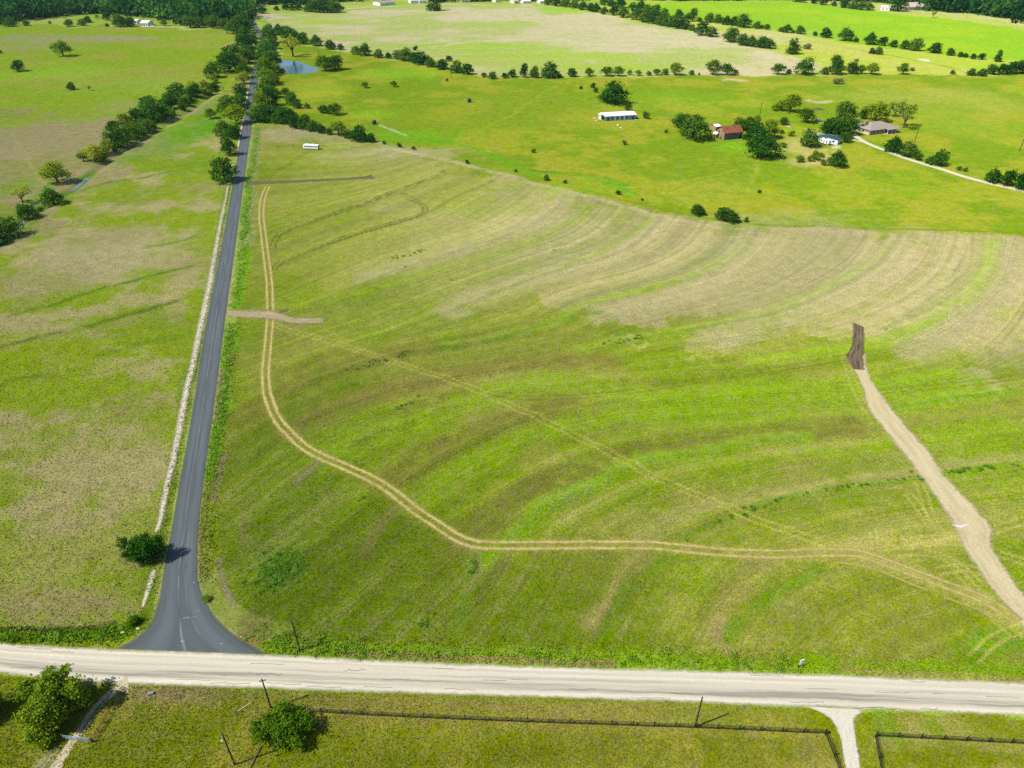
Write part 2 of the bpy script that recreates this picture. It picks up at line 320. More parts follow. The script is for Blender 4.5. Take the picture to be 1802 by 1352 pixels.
KCURVES = [cat(W(p), n=6) for p in [
 [(430, 330), (470, 328), (560, 316), (660, 305), (740, 283)],
 [(425, 440), (490, 410), (560, 385), (640, 358), (700, 335), (760, 312), (790, 298)],
 [(420, 500), (483, 470), (600, 420), (700, 390), (745, 375), (800, 345), (860, 320), (885, 306)],
 [(410, 590), (560, 530), (689, 478), (813, 439), (906, 408), (968, 374), (998, 334)],
 [(395, 680), (560, 620), (700, 580), (828, 530), (906, 498), (1000, 467), (1050, 455), (1115, 425), (1165, 375)],
 [(385, 770), (493, 700), (600, 650), (750, 615), (960, 580), (1030, 540), (1100, 520), (1193, 496), (1264, 468), (1306, 435), (1328, 396)],
 [(375, 860), (500, 760), (600, 715), (740, 672), (960, 635), (1100, 599), (1240, 571), (1357, 548), (1427, 522), (1497, 487), (1544, 454), (1578, 405)],
 [(370, 970), (520, 850), (640, 775), (760, 725), (960, 680), (1150, 660), (1300, 645), (1450, 618), (1521, 604), (1591, 585), (1661, 552), (1717, 510), (1745, 473), (1757, 408)],
 [(400, 1060), (560, 950), (700, 850), (800, 795), (937, 735), (1100, 705), (1300, 695), (1550, 680), (1700, 640), (1790, 560), (1850, 440)],
 [(540, 1125), (690, 1000), (800, 920), (893, 860), (1003, 800), (1148, 765), (1300, 750), (1500, 730), (1850, 670)],
 [(740, 1140), (850, 1030), (900, 950), (941, 904), (1003, 867), (1128, 813), (1314, 780), (1500, 760), (1850, 725)],
 [(1030, 1150), (1080, 1060), (1120, 990), (1210, 930), (1314, 895), (1500, 850), (1850, 810)],
 [(1245, 1160), (1290, 1080), (1340, 1010), (1420, 970), (1600, 930), (1850, 895)],
 [(1450, 1175), (1520, 1100), (1650, 1050), (1850, 990)]]]
TAN = (186, 174, 128); DRY = (170, 160, 100); LIME = (150, 190, 24); GRN = (118, 156, 22); OLV = (108, 130, 22); BRN = (138, 134, 58); YEL = (186, 182, 90)
# blob: centre px, radii px, colour, opacity
BLOBS = [
 # crop field: dry upper slope, dark lower corner
 ((1100, 430), (420, 60), (184, 174, 122), .75), ((1500, 470), (330, 80), (184, 174, 122), .8), ((900, 400), (160, 60), (188, 184, 118), .6), ((850, 470), (160, 60), (176, 180, 96), .5), ((1700, 580), (160, 60), (184, 174, 122), .7), ((1250, 500), (200, 55), (188, 178, 122), .55),
 ((520, 235), (110, 14), (182, 168, 128), .9), ((700, 268), (130, 12), (184, 176, 128), .7), ((700, 340), (180, 60), (156, 172, 66), .4), ((560, 290), (110, 34), (156, 178, 46), .5),
 ((600, 1010), (330, 170), (100, 124, 14), .85), ((520, 800), (160, 190), (106, 134, 16), .75), ((950, 1060), (300, 110), (112, 130, 20), .7), ((1560, 1090), (280, 100), (126, 142, 18), .7), ((1300, 720), (260, 40), (152, 186, 28), .5), ((1650, 690), (180, 50), (150, 184, 24), .5), ((1700, 800), (140, 60), (138, 170, 16), .5),
 ((1055, 1095), (34, 24), (164, 154, 92), .6), ((1258, 1112), (28, 22), (168, 158, 96), .7), ((1240, 870), (60, 22), (156, 150, 74), .6), ((1390, 1075), (40, 22), (146, 150, 80), .5), ((488, 1000), (52, 38), (84, 130, 34), .6), ((1000, 870), (50, 18), (140, 146, 76), .5), ((640, 560), (120, 40), (136, 164, 40), .5), ((640, 330), (190, 70), (166, 172, 72), .75), ((760, 430), (200, 60), (170, 172, 88), .7), ((600, 440), (130, 50), (158, 170, 62), .6), ((860, 500), (150, 36), (166, 170, 84), .6),
 # left pasture
 ((180, 450), (130, 50), (190, 178, 132), .85), ((60, 500), (120, 40), (172, 162, 108), .55), ((330, 470), (70, 26), (172, 160, 108), .6), ((200, 415), (70, 20), (168, 158, 104), .6), ((120, 800), (160, 70), (180, 170, 108), .45), ((230, 720), (80, 30), (160, 150, 96), .5), ((60, 640), (160, 60), (150, 172, 22), .75), ((270, 560), (90, 40), (130, 150, 36), .5), ((130, 960), (170, 90), (182, 168, 110), .45), ((90, 1070), (160, 40), (174, 158, 108), .75), ((250, 260), (60, 26), (104, 158, 14), .8), ((330, 235), (60, 34), (118, 170, 14), .9), ((385, 200), (40, 60), (104, 160, 10), .7), ((330, 290), (70, 20), (120, 160, 24), .7), ((345, 330), (50, 10), (168, 158, 106), .5), ((230, 350), (60, 14), (138, 160, 34), .7), ((180, 320), (40, 14), (172, 160, 108), .7),
 ((120, 250), (190, 44), (170, 158, 110), .95), ((40, 235), (120, 30), (168, 156, 110), .8), ((200, 190), (70, 16), (166, 166, 96), .5), ((60, 205), (110, 14), (150, 160, 66), .5), ((20, 330), (50, 20), (126, 164, 24), .7), ((60, 300), (40, 14), (170, 160, 104), .6), ((80, 70), (150, 10), (168, 162, 118), .65), ((200, 68), (80, 6), (170, 164, 120), .6), ((60, 84), (90, 5), (170, 160, 120), .6), ((250, 150), (110, 18), (150, 184, 60), .5), ((100, 130), (120, 18), (152, 196, 40), .5),
 # right pasture
 ((900, 190), (160, 36), (138, 160, 30), .6), ((780, 215), (120, 22), (144, 162, 24), .5), ((1180, 175), (150, 20), (130, 176, 10), .5), ((1650, 175), (170, 26), (170, 178, 70), .6), ((1700, 220), (110, 30), (152, 176, 40), .5), ((1240, 330), (80, 18), (164, 172, 50), .7), ((1420, 265), (50, 22), (196, 186, 110), .75), ((1430, 285), (50, 8), (204, 188, 120), .7), ((1500, 330), (180, 28), (142, 172, 6), .5), ((1290, 260), (34, 12), (126, 186, 10), .8), ((1290, 141), (18, 2.6), (212, 186, 150), .9), ((1440, 178), (24, 3), (206, 190, 138), .9), ((650, 200), (60, 10), (146, 196, 10), .5), ((720, 240), (120, 14), (122, 178, 0), .7), ((1000, 330), (150, 16), (136, 172, 0), .6), ((560, 165), (60, 20), (176, 192, 40), .5), ((700, 130), (80, 12), (140, 194, 14), .6), ((1430, 250), (20, 5), (160, 130, 80), .8), ((1475, 258), (9, 3), (222, 208, 180), .9), ((1438, 234), (14, 6), (200, 190, 170), .7), ((1390, 232), (24, 10), (130, 176, 30), .6),
 # far field
 ((1150, 70), (260, 22), (208, 198, 158), .85), ((1000, 55), (120, 10), (206, 196, 156), .8), ((980, 17), (60, 5), (150, 202, 30), .9), ((1010, 21), (40, 3), (160, 200, 40), .8), ((560, 38), (70, 6), (170, 198, 50), .9), ((850, 82), (160, 10), (160, 196, 40), .85), ((1000, 100), (160, 10), (164, 196, 44), .8), ((880, 112), (110, 7), (176, 188, 84), .7), ((760, 60), (120, 10), (198, 192, 140), .5), ((640, 30), (80, 6), (202, 194, 144), .6), ((890, 45), (70, 8), (176, 194, 90), .6), ((1390, 115), (60, 8), (206, 194, 150), .8), ((1080, 118), (180, 5), (168, 194, 50), .8), ((780, 110), (60, 10), (172, 194, 56), .8),
 ((1620, 106), (14, 2.4), (226, 222, 196), .9), ((1725, 135), (5, 2), (226, 216, 200), .9), ((1720, 117), (30, 3), (150, 206, 10), .7),
 # verges, paddock
 ((430, 1135), (60, 24), (150, 136, 78), .7), ((440, 1100), (36, 20), (152, 134, 82), .6), ((330, 1220), (110, 8), (166, 148, 104), .8), ((600, 1235), (120, 14), (158, 148, 76), .7), ((900, 1250), (300, 14), (160, 150, 78), .6), ((1250, 1262), (120, 12), (150, 152, 66), .5), ((1420, 1330), (40, 24), (160, 150, 82), .6), ((1650, 1280), (90, 12), (164, 160, 86), .6), ((260, 1300), (110, 60), (122, 138, 26), .6), ((650, 1320), (160, 40), (112, 128, 18), .6), ((1000, 1320), (220, 34), (112, 124, 22), .6), ((1300, 1320), (120, 34), (118, 128, 20), .5), ((1680, 1335), (120, 22), (116, 128, 24), .6), ((1560, 1275), (22, 8), (120, 156, 16), .7), ((1640, 1274), (16, 6), (124, 154, 16), .7), ((760, 1290), (200, 10), (150, 156, 34), .5), ((60, 1330), (40, 30), (150, 156, 50), .5), ((85, 1330), (18, 24), (200, 192, 140), .6),
]
# stroke: px polyline, width m, colour, opacity, softness 0..1
ST = []
def S(pts, wd, c, op=.8, soft=.6, z=0): ST.append((cat(W(pts), n=5), wd, c, op, soft, z))
# dry and green bands that follow the terraces
S([(640, 490), (700, 472), (813, 439), (906, 408), (968, 374), (996, 346)], 10, (184, 175, 128), .6)
S([(800, 545), (828, 525), (906, 500), (960, 486), (1050, 460), (1115, 425), (1165, 392)], 14, (184, 175, 128), .6)
S([(960, 575), (1030, 534), (1100, 520), (1193, 496), (1264, 466), (1306, 435), (1320, 420)], 6, (140, 172, 36), .75)
S([(1067, 552), (1193, 520), (1264, 487), (1306, 450), (1330, 415)], 14, (184, 175, 128), .6)
S([(1000, 610), (1100, 597), (1240, 571), (1357, 548), (1427, 522), (1497, 487), (1544, 454), (1572, 424)], 4.5, (146, 174, 44), .75)
S([(1264, 592), (1380, 560), (1474, 523), (1544, 478), (1583, 425)], 16, (184, 175, 128), .6)
S([(1330, 635), (1450, 620), (1521, 604), (1591, 585), (1661, 552), (1717, 510), (1745, 473), (1752, 424)], 7, (154, 184, 36), .75)
S([(1605, 620), (1684, 573), (1745, 522), (1778, 473), (1782, 425)], 12, (184, 175, 128), .6)
S([(480, 560), (600, 520), (700, 500), (800, 470), (900, 440), (990, 400), (1040, 365)], 6, (150, 176, 44), .5)
S([(1000, 470), (1060, 440), (1110, 410), (1150, 385)], 5, (152, 172, 56), .6)
S([(440, 600), (560, 658), (671, 627), (737, 618), (848, 604), (960, 572), (1060, 548)][1:], 3, (92, 142, 30), .6, .8)
S([(430, 740), (493, 690), (626, 640), (737, 612)], 11, BRN, .75)
S([(520, 760), (626, 706), (737, 675), (848, 655), (960, 640), (1060, 636)], 11, (138, 132, 62), .85)
S([(609, 775), (693, 735), (759, 711), (826, 689)], 7, (128, 124, 58), .85)
S([(582, 797), (648, 762), (759, 731), (848, 697), (960, 671), (1148, 700), (1314, 690), (1500, 684), (1700, 670)], 12, (138, 172, 20), .7)
S([(688, 846), (737, 811), (782, 786), (848, 766), (937, 729), (1000, 712)], 11, (130, 130, 52), .85)
S([(742, 884), (804, 833), (893, 784), (960, 757), (1050, 735), (1180, 725)], 10, (136, 168, 18), .7)
S([(790, 960), (839, 930), (893, 890), (960, 845), (1045, 825), (1148, 790), (1273, 772), (1397, 759), (1500, 748)], 9, (124, 128, 50), .85)
S([(840, 1000), (884, 953), (941, 904), (1003, 867), (1066, 842), (1128, 813), (1231, 798), (1314, 780), (1420, 768)], 5.0, (134, 178, 28), .65, .9)
S([(1120, 955), (1210, 900), (1273, 882), (1397, 861), (1500, 844), (1620, 828), (1802, 806)], 4.5, (166, 164, 92), .75)
S([(1200, 950), (1240, 929), (1314, 900), (1397, 875), (1500, 857), (1620, 842), (1700, 828), (1802, 818)], 1.6, (116, 158, 30), .65)
S([(1280, 950), (1400, 900), (1520, 880), (1640, 880)], 8, (122, 146, 18), .6)
S([(1124, 975), (1119, 987), (1095, 1033), (1057, 1092)], 5, (158, 148, 84), .7)
S([(1345, 985), (1335, 995), (1293, 1045), (1256, 1110)], 5, (158, 148, 82), .6)
S([(1200, 970), (1182, 979), (1107, 1033), (1072, 1100), (1060, 1130)], 3, (112, 144, 16), .8)
S([(1446, 998), (1355, 1049), (1296, 1095), (1280, 1120)], 3, (114, 150, 16), .85)
S([(840, 970), (830, 1010), (815, 1070), (800, 1110)], 3, (116, 150, 24), .6)
S([(800, 960), (835, 975), (838, 1010), (822, 1040)], 2, (142, 138, 80), .8)
S([(520, 850), (545, 830), (562, 808)], 1.6, (156, 144, 108), .8)
S([(640, 970), (690, 900), (720, 880)], 3, (142, 132, 74), .5)
S([(440, 880), (430, 920), (436, 960)], 3, (150, 138, 84), .5)
S([(1500, 760), (1650, 735), (1802, 710)], 6, (140, 140, 60), .6)
S([(1560, 720), (1640, 705), (1780, 690)], 2, (104, 158, 24), .7)
S([(1420, 740), (1300, 752), (1150, 775)], 5, (132, 156, 30), .6)
S([(1380, 800), (1500, 790), (1620, 770), (1802, 750)], 6, (142, 172, 24), .6)
S([(1370, 400), (1500, 410), (1802, 420)], 6, (184, 168, 128), .7)
S([(455, 225), (448, 290), (440, 360), (434, 430)], 5, (182, 166, 126), .75)
S([(432, 440), (425, 500), (418, 535)], 4, (150, 182, 20), .8)
S([(655, 249), (700, 262), (760, 276), (830, 293), (900, 310), (1000, 337), (1100, 362), (1170, 385), (1260, 398)], 5, (192, 180, 138), .7)
S([(690, 262), (745, 274)], 1.6, (220, 206, 168), .8)
# verge beside the asphalt
for seg in ([(452, 225), (443, 300), (430, 420), (414, 540)], [(409, 570), (400, 640), (388, 720), (378, 790), (370, 860)]):
    S(seg, 5, (112, 170, 14), .85, .5)
S([(366, 850), (360, 900), (356, 960), (358, 1010)], 3, (160, 148, 86), .6); S([(378, 860), (370, 930), (372, 1000)], 4, (138, 158, 26), .7)
S([(392, 650), (384, 700), (380, 740)], 2.2, (176, 158, 112), .7); S([(395, 800), (384, 850), (378, 880)], 2.2, (164, 140, 104), .7); S([(384, 985), (395, 1030), (410, 1060)], 1.2, (160, 146, 116), .8)
S([(407, 300), (394, 380), (376, 480), (356, 590), (335, 690), (317, 770), (298, 870), (283, 960), (268, 1040), (262, 1080)], 3.4, (112, 146, 22), .65)
S([(-60, 1117), (60, 1118), (150, 1118), (215, 1112), (245, 1090)], 3.2, (112, 160, 16), .95, .5)
S([(-60, 1108), (60, 1108), (150, 1106), (200, 1098)], 1.2, (92, 104, 50), .7)
S([(470, 1138), (560, 1144), (700, 1150), (900, 1155), (1100, 1160), (1400, 1172), (1600, 1180), (1850, 1186)], 4.4, (132, 170, 12), .9, .5)
S([(600, 1150), (760, 1157), (900, 1163), (1080, 1168)], 1.4, (164, 148, 88), .8)
S([(1480, 1178), (1600, 1188), (1700, 1193), (1802, 1196)], 1.6, (166, 152, 84), .7)
S([(1700, 1150), (1740, 1130), (1790, 1115)], 6, (110, 164, 10), .7)
S([(240, 1208), (400, 1211), (520, 1218), (750, 1225), (1100, 1236), (1400, 1249)], 1.0, (140, 154, 44), .7)
S([(535, 1256), (700, 1266), (900, 1274), (1100, 1281), (1400, 1294), (1450, 1297)], 2.4, (156, 150, 60), .7)
S([(1545, 1304), (1700, 1312), (1850, 1318)], 2.2, (160, 156, 76), .7)
S([(1500, 1255), (1524, 1290), (1532, 1350)], 1.5, (140, 156, 30), .6)
# dark swales and streaks in the left pasture
S([(0, 612), (70, 592), (130, 580)], 3, (104, 120, 36), .7); S([(130, 580), (200, 562), (260, 545), (310, 530)], 3, (98, 130, 22), .8)
S([(90, 540), (160, 512), (230, 495), (290, 480), (340, 468)], 2.6, (96, 138, 14), .85); S([(20, 555), (90, 538)], 3, (116, 140, 30), .6)
S([(260, 435), (310, 425), (345, 415)], 2.6, (112, 154, 16), .8); S([(0, 680), (40, 665), (100, 660)], 3, (104, 130, 34), .5); S([(180, 625), (260, 600), (330, 590)], 4, (112, 146, 22), .55)
S([(140, 335), (190, 322), (240, 315), (300, 303)], 3.0, (96, 142, 14), .85); S([(360, 590), (340, 650), (322, 720)], 4, (112, 144, 26), .7); S([(180, 380), (240, 345), (280, 330)], 3, (128, 160, 24), .6)
S([(130, 400), (230, 350), (330, 320)], 2.2, (150, 140, 96), .5)
S([(285, 215), (240, 245), (205, 268), (180, 292), (140, 322)], 4, (164, 152, 108), .6)
S([(60, 300), (90, 318), (70, 345), (40, 372), (0, 385)], 7, (120, 166, 20), .7); S([(165, 303), (145, 318), (125, 333), (95, 350), (60, 372), (20, 398)], 6, (102, 156, 12), .85)
S([(205, 262), (250, 236), (300, 206), (350, 180)], 8, (112, 160, 20), .7); S([(-20, 425), (30, 408), (60, 385)], 4, (110, 150, 20), .7); S([(30, 260), (60, 300), (80, 325)], 3, (186, 174, 110), .5)
# right pasture: drainage lines, mowing streaks
S([(660, 222), (720, 240), (830, 262), (930, 300), (960, 304), (1030, 310), (1080, 325), (1110, 345)], 6, (96, 172, 0), .7); S([(930, 299), (965, 302), (1020, 306)], 3, (64, 132, 0), .7); S([(1040, 307), (1080, 318), (1100, 328)], 2.6, (84, 150, 6), .7); S([(1160, 345), (1190, 350), (1205, 358)], 3, (90, 160, 0), .7)
S([(663, 219), (690, 229), (715, 239)], 1.8, (214, 206, 166), .85); S([(1000, 300), (1100, 318), (1200, 332), (1310, 342)], 1.2, (130, 150, 30), .5); S([(1040, 337), (1180, 372), (1290, 390), (1420, 398), (1802, 410)], 2.0, (110, 132, 22), .7)
for x0, y0, x1, y1 in ((600, 195, 760, 160), (700, 225, 800, 185), (760, 250, 860, 170), (850, 245, 900, 150), (900, 265, 960, 150), (1010, 270, 1030, 150), (640, 160, 720, 135)):
    S([(x0, y0), ((x0+x1)/2+6, (y0+y1)/2), (x1, y1)], 4, (124, 176, 12), .35, .9)
for x0, y0, x1, y1 in ((610, 175, 830, 178), (820, 245, 980, 150), (1100, 330, 1300, 300), (1320, 345, 1340, 270), (1450, 370, 1790, 345), (1400, 385, 1780, 382)):
    S([(x0, y0), ((x0+x1)/2, (y0+y1)/2+3), (x1, y1)], 3, (168, 176, 56), .5, .9)
S([(1490, 85), (1560, 96), (1600, 104), (1660, 116), (1700, 128), (1722, 133)], 3, (104, 140, 20), .75); S([(1380, 74), (1440, 76), (1490, 84)], 3, (120, 160, 24), .7); S([(1690, 122), (1715, 131)], 2.2, (210, 196, 160), .7)
S([(1770, 150), (1802, 165), (1850, 185)], 5, (120, 188, 10), .6); S([(870, 135.5), (1000, 135), (1300, 132.5), (1600, 132), (1720, 133)], 1.6, (98, 116, 40), .7)
# curved cultivation lines in the far field
for k in range(26):
    y = 22+k*3.4; S([(520+k*6, y+20*math.exp(-k/9)), (720+k*4, y+3), (880+k*8, y-3-4*math.sin(k)), (1010+k*14, y-1+k*.2)], 3.2+RNG.random()*3, ((208, 198, 156), (160, 190, 80), (190, 188, 118))[k % 3], .45, .8)
S([(760, 83), (850, 72), (960, 68), (1060, 62)], 7, (210, 198, 160), .8); S([(460, 32), (490, 50), (510, 60)], 7, (206, 190, 146), .7); S([(447, 30), (464, 44), (472, 60)], 5, (134, 196, 20), .8); S([(1080, 52), (1180, 60), (1280, 78)], 4, (176, 190, 90), .5); S([(1300, 10), (1600, 60), (1750, 80)], 6, (130, 200, 8), .3, .9)
# wheel marks
def RUT(pts, gap, wd, c, op, soft=.5):
    P = cat(W(pts), n=6); T = np.gradient(P, axis=0); T /= np.linalg.norm(T, axis=1)[:, None]+1e-9; Nn = np.stack([-T[:, 1], T[:, 0]], 1)
    for s in (-1, 1): ST.append((P+Nn*s*gap/2, wd, c, op, soft, 0))
S([(1440, 968), (1560, 957), (1640, 950), (1692, 942)], 4, (190, 182, 100), .8, .8); S([(1500, 975), (1602, 1008), (1724, 1054), (1780, 1090)], 6, (182, 176, 90), .7, .9)
S([(471, 329), (460, 380), (470, 464), (475, 542), (470, 624), (468, 657), (471, 691), (493, 745), (533, 785), (608, 822), (697, 871), (773, 926), (830, 956), (960, 960), (1148, 960), (1293, 973), (1500, 974)], 4.6, (152, 152, 58), .55, .8)
RUT([(480, 570), (510, 582), (600, 606), (700, 640), (790, 668), (870, 700), (960, 742), (1060, 790), (1150, 838), (1250, 880), (1340, 918), (1420, 945), (1490, 966)], 2.0, .68, (184, 180, 86), .82)
RUT([(560, 578), (640, 615), (690, 634), (790, 668)], 1.8, .6, (172, 176, 70), .55)
RUT([(860, 693), (960, 700), (1100, 690), (1250, 667), (1400, 645), (1486, 629)], 2.0, .7, (120, 122, 44), .7)
RUT([(1545, 690), (1650, 680), (1760, 668), (1850, 655)], 2.0, .7, (122, 128, 40), .6)
RUT([(478, 440), (484, 424), (500, 408), (560, 386), (640, 358), (700, 335), (760, 312), (785, 299)], 2.1, .8, (102, 104, 48), .8)
RUT([(480, 478), (500, 460), (600, 421), (700, 391), (738, 379), (748, 371), (745, 362), (728, 352), (706, 340)], 2.1, .8, (102, 104, 48), .8)
RUT([(548, 264), (530, 275), (505, 291), (482, 303), (472, 310), (470, 318)], 2.1, .8, (130, 126, 50), .8)
RUT([(500, 556), (540, 546), (570, 538)], 2.0, .7, (110, 96, 60), .6)
for p in ([(1618, 850), (1628, 880), (1642, 920), (1655, 935)], [(1600, 870), (1625, 905), (1640, 930)], [(1560, 975), (1620, 971), (1680, 990), (1720, 1025)], [(1500, 965), (1580, 955), (1640, 948), (1692, 940)], [(1600, 958), (1680, 952), (1740, 975)], [(1724, 1051), (1755, 1090), (1790, 1122)], [(1690, 1010), (1730, 1050), (1770, 1080)], [(1712, 1160), (1750, 1125), (1802, 1100)], [(1650, 1005), (1700, 1000), (1740, 1010)], [(1745, 935), (1790, 920), (1850, 905)], [(1760, 975), (1790, 985), (1840, 1000)], [(1485, 630), (1500, 670), (1520, 715), (1540, 745)]):
    RUT(p, 1.9, .7, (184, 180, 90), .68)

def field_c(x, y):
    D = np.stack([seg_dist(x, y, P) for P in KCURVES]); i = D[:-1]+D[1:]; k = np.argmin(i, 0); r = np.arange(len(x))
    return k+D[k, r]/(i[k, r]+1e-6)
_row = np.random.default_rng(3).random(4096)
def row_noise(c, freq): return np.interp((c*freq) % 4095, np.arange(4096), _row)
ROWC = {}
def paint(x, y, streak=True, keep=False):
    d = np.hypot(x, y); amp = .5+d*.0045
    wx = x+(fbm(x, y, 7+3*amp, 11)-.5)*5*amp; wy = y+(fbm(x, y, 7+3*amp, 21)-.5)*5*amp
    out = np.zeros((len(x), 3))
    for k, (P, A, B, sc_, bias) in enumerate(ZONES):
        m = np.ones(len(x), bool) if P is None else inpoly(wx, wy, P)
        if k == 10: m = inpoly(wx+(fbm(x, y, 22, 16, 5, .65)-.5)*60, wy+(fbm(x, y, 22, 17, 5, .65)-.5)*80, P) & inpoly(wx, wy, CROP)
        if k in (2, 3): m = inpoly(wx+(fbm(x, y, 60, 14, 5, .6)-.5)*120, wy+(fbm(x, y, 60, 15, 5, .6)-.5)*150, P) & (x < UP(400, 200)[0])
        if not m.any(): continue
        n = fbm(x[m], y[m], sc_, 30+k*7, 6, .62); t = sstep(.62-bias*.45, .8-bias*.45, n)[:, None]
        out[m] = alb(A)*(1-t)+alb(B)*t
    for (c, r, colr, op) in BLOBS:
        C = UP(*c); k = KPX(c[1]); rx = r[0]/k; ry = max(4.0, (UP(c[0], c[1]-r[1])[1]-UP(c[0], c[1]+r[1])[1])/2)
        m = (abs(x-C[0]) < rx*1.6) & (abs(y-C[1]) < ry*1.6)
        if not m.any(): continue
        q = np.hypot((wx[m]-C[0])/rx, (wy[m]-C[1])/ry); n = fbm(x[m], y[m], max(3, min(rx, ry)*.45), 61, 5, .65)
        a = (sstep(1.35, .25, q+(n-.5)*1.5)*op)[:, None]; out[m] = out[m]*(1-a)+alb(colr)*a
    if streak:
        m = inpoly(wx, wy, CROP)
        if m.any():
            c = field_c(x[m], y[m])
            if keep: ROWC['m'] = m; ROWC['c'] = c
            s = .5*row_noise(c, 16)+.5*row_noise(c+7, 43); s2 = row_noise(c+3, 5)
            pm = fbm(x[m], y[m], 26, 77, 4); a = (sstep(.5, .88, s*.55+pm*.5)*.45)[:, None]
            out[m] = out[m]*(1-a)+alb((168, 158, 100))*a
            a = (sstep(.5, .9, (1-s)*.6+(1-pm)*.4)*.45)[:, None]; out[m] = out[m]*(1-a)+alb((118, 152, 24))*a
            bw = fbm(x[m], y[m], 40, 55, 3); s3 = row_noise(c+11, 4.3)*.75+bw*.25; a = (sstep(.52, .75, s3)*.42)[:, None]; out[m] = out[m]*(1-a)+out[m]*np.array([.70, .74, .85])*a; a = (sstep(.48, .25, s3)*.4)[:, None]; out[m] = out[m]*(1-a)+np.minimum(out[m]*np.array([1.38, 1.3, 1.5]), .5)*a
    nn = fbm(x, y, 4.0, 91, 4, .6)
    for (P, wd, colr, op, soft, z) in ST:
        R = wd*1.2+1
        m = (x > P[:, 0].min()-R) & (x < P[:, 0].max()+R) & (y > P[:, 1].min()-R) & (y < P[:, 1].max()+R)
        if not m.any(): continue
        wob = min(1.0, wd/4)
        dd = seg_dist(x[m]+(wx[m]-x[m])*wob*.6, y[m]+(wy[m]-y[m])*wob*.6, P)/(wd*.5)
        a = sstep(1+soft*.8, max(.05, 1-soft), dd)*op*sstep(.15, .55, nn[m]+.12*(wd < 2)); a = a[:, None]
        out[m] = out[m]*(1-a)+alb(colr)*a
    return out

# terrain sheet: finer near, coarser far, reaching past the horizon
rows = np.concatenate([np.arange(-420, 40, 20.0), np.exp(np.arange(math.log(46), math.log(1650), .0046)), np.exp(np.arange(math.log(1660), math.log(14000), .06))])
cs = np.concatenate([-np.linspace(5, 1.09, 22), np.linspace(-1.06, 1.06, 760), np.linspace(1.09, 5, 22)])
GX = cs[None, :]*np.maximum(rows+48, 92)[:, None]; GY = np.repeat(rows[:, None], len(cs), 1)
gx, gy = GX.ravel(), GY.ravel(); nr, nc = GX.shape
ii, jj = np.meshgrid(np.arange(nr-1), np.arange(nc-1), indexing='ij'); q = (ii*nc+jj).ravel()
M_GROUND = ground_mat()
gz = zfull(gx, gy); mcrop = inpoly(gx, gy, CROP); cx_, cy_ = gx[mcrop], gy[mcrop]        # low terrace banks on the contour lines
keep = sstep(3.0, 9.0, seg_dist(cx_, cy_, np.vstack([CROP, CROP[:1]])))
for pts, r0 in (([(1503, 600), (1512, 650), (1545, 720), (1600, 785), (1660, 860), (1705, 925), (1730, 975), (1765, 1030), (1815, 1090), (1865, 1140)], 6.5), ([(471, 329), (463, 349), (460, 380), (465, 424), (470, 464), (475, 542), (470, 624), (468, 657), (471, 691), (493, 745), (533, 785), (608, 822), (697, 871), (773, 926), (830, 956), (960, 960), (1148, 960), (1293, 973), (1500, 974), (1602, 1006), (1724, 1052), (1790, 1095)], 2.6), ([(402, 552), (475, 555), (569, 565)], 6), ([(432, 322), (660, 311)], 6), ([(534, 263), (562, 264)], 6)):
    keep *= sstep(r0, r0+5, seg_dist(cx_, cy_, cat(W(pts), n=4)))
tz = np.zeros(len(cx_))
for k_, P_ in enumerate(KCURVES):
    d_ = seg_dist(cx_+(fbm(cx_, cy_, 14, 33)-.5)*5, cy_+(fbm(cx_, cy_, 14, 34)-.5)*5, P_); tz += (.3+.12*(k_ % 3))*np.exp(-(d_/1.7)**2)-.14*np.exp(-((d_-4)/2.0)**2)
    d2 = seg_dist(cx_, cy_, P_+np.array([3.0, -9.0])*(1 if k_ > 4 else 1.6)); tz += .12*np.exp(-(d2/1.2)**2)
gz[mcrop] += tz*keep
TERR = (gz-zfull(gx, gy)).reshape(nr, nc)
def zterr(x, y):
    s_ = x/np.maximum(y+48, 92); i_ = np.clip(np.searchsorted(rows, y), 1, nr-1); j_ = np.clip(np.searchsorted(cs, s_), 1, nc-1); return TERR[i_, j_]
gme = mesh('ground', np.stack([gx, gy, gz], 1), np.stack([q, q+1, q+nc+1, q+nc], 1), M_GROUND, True)
gc = gme.color_attributes.new('cover', 'FLOAT_COLOR', 'POINT')
gcol = paint(gx, gy, keep=True); gc.data.foreach_set('color', np.c_[gcol, np.ones(len(gx))].astype(np.float32).ravel())
rc = np.zeros(len(gx), np.float32); rc[ROWC['m']] = ROWC['c']; rmk = ROWC['m'].astype(np.float32)
for nm_, arr in (('rowc', rc), ('rowm', rmk)): gme.attributes.new(nm_, 'FLOAT', 'POINT').data.foreach_set('value', arr)
ground = link('ground', gme); tag(ground, 'rolling green and tan farmland with pasture and terraced crop rows', kind='structure')

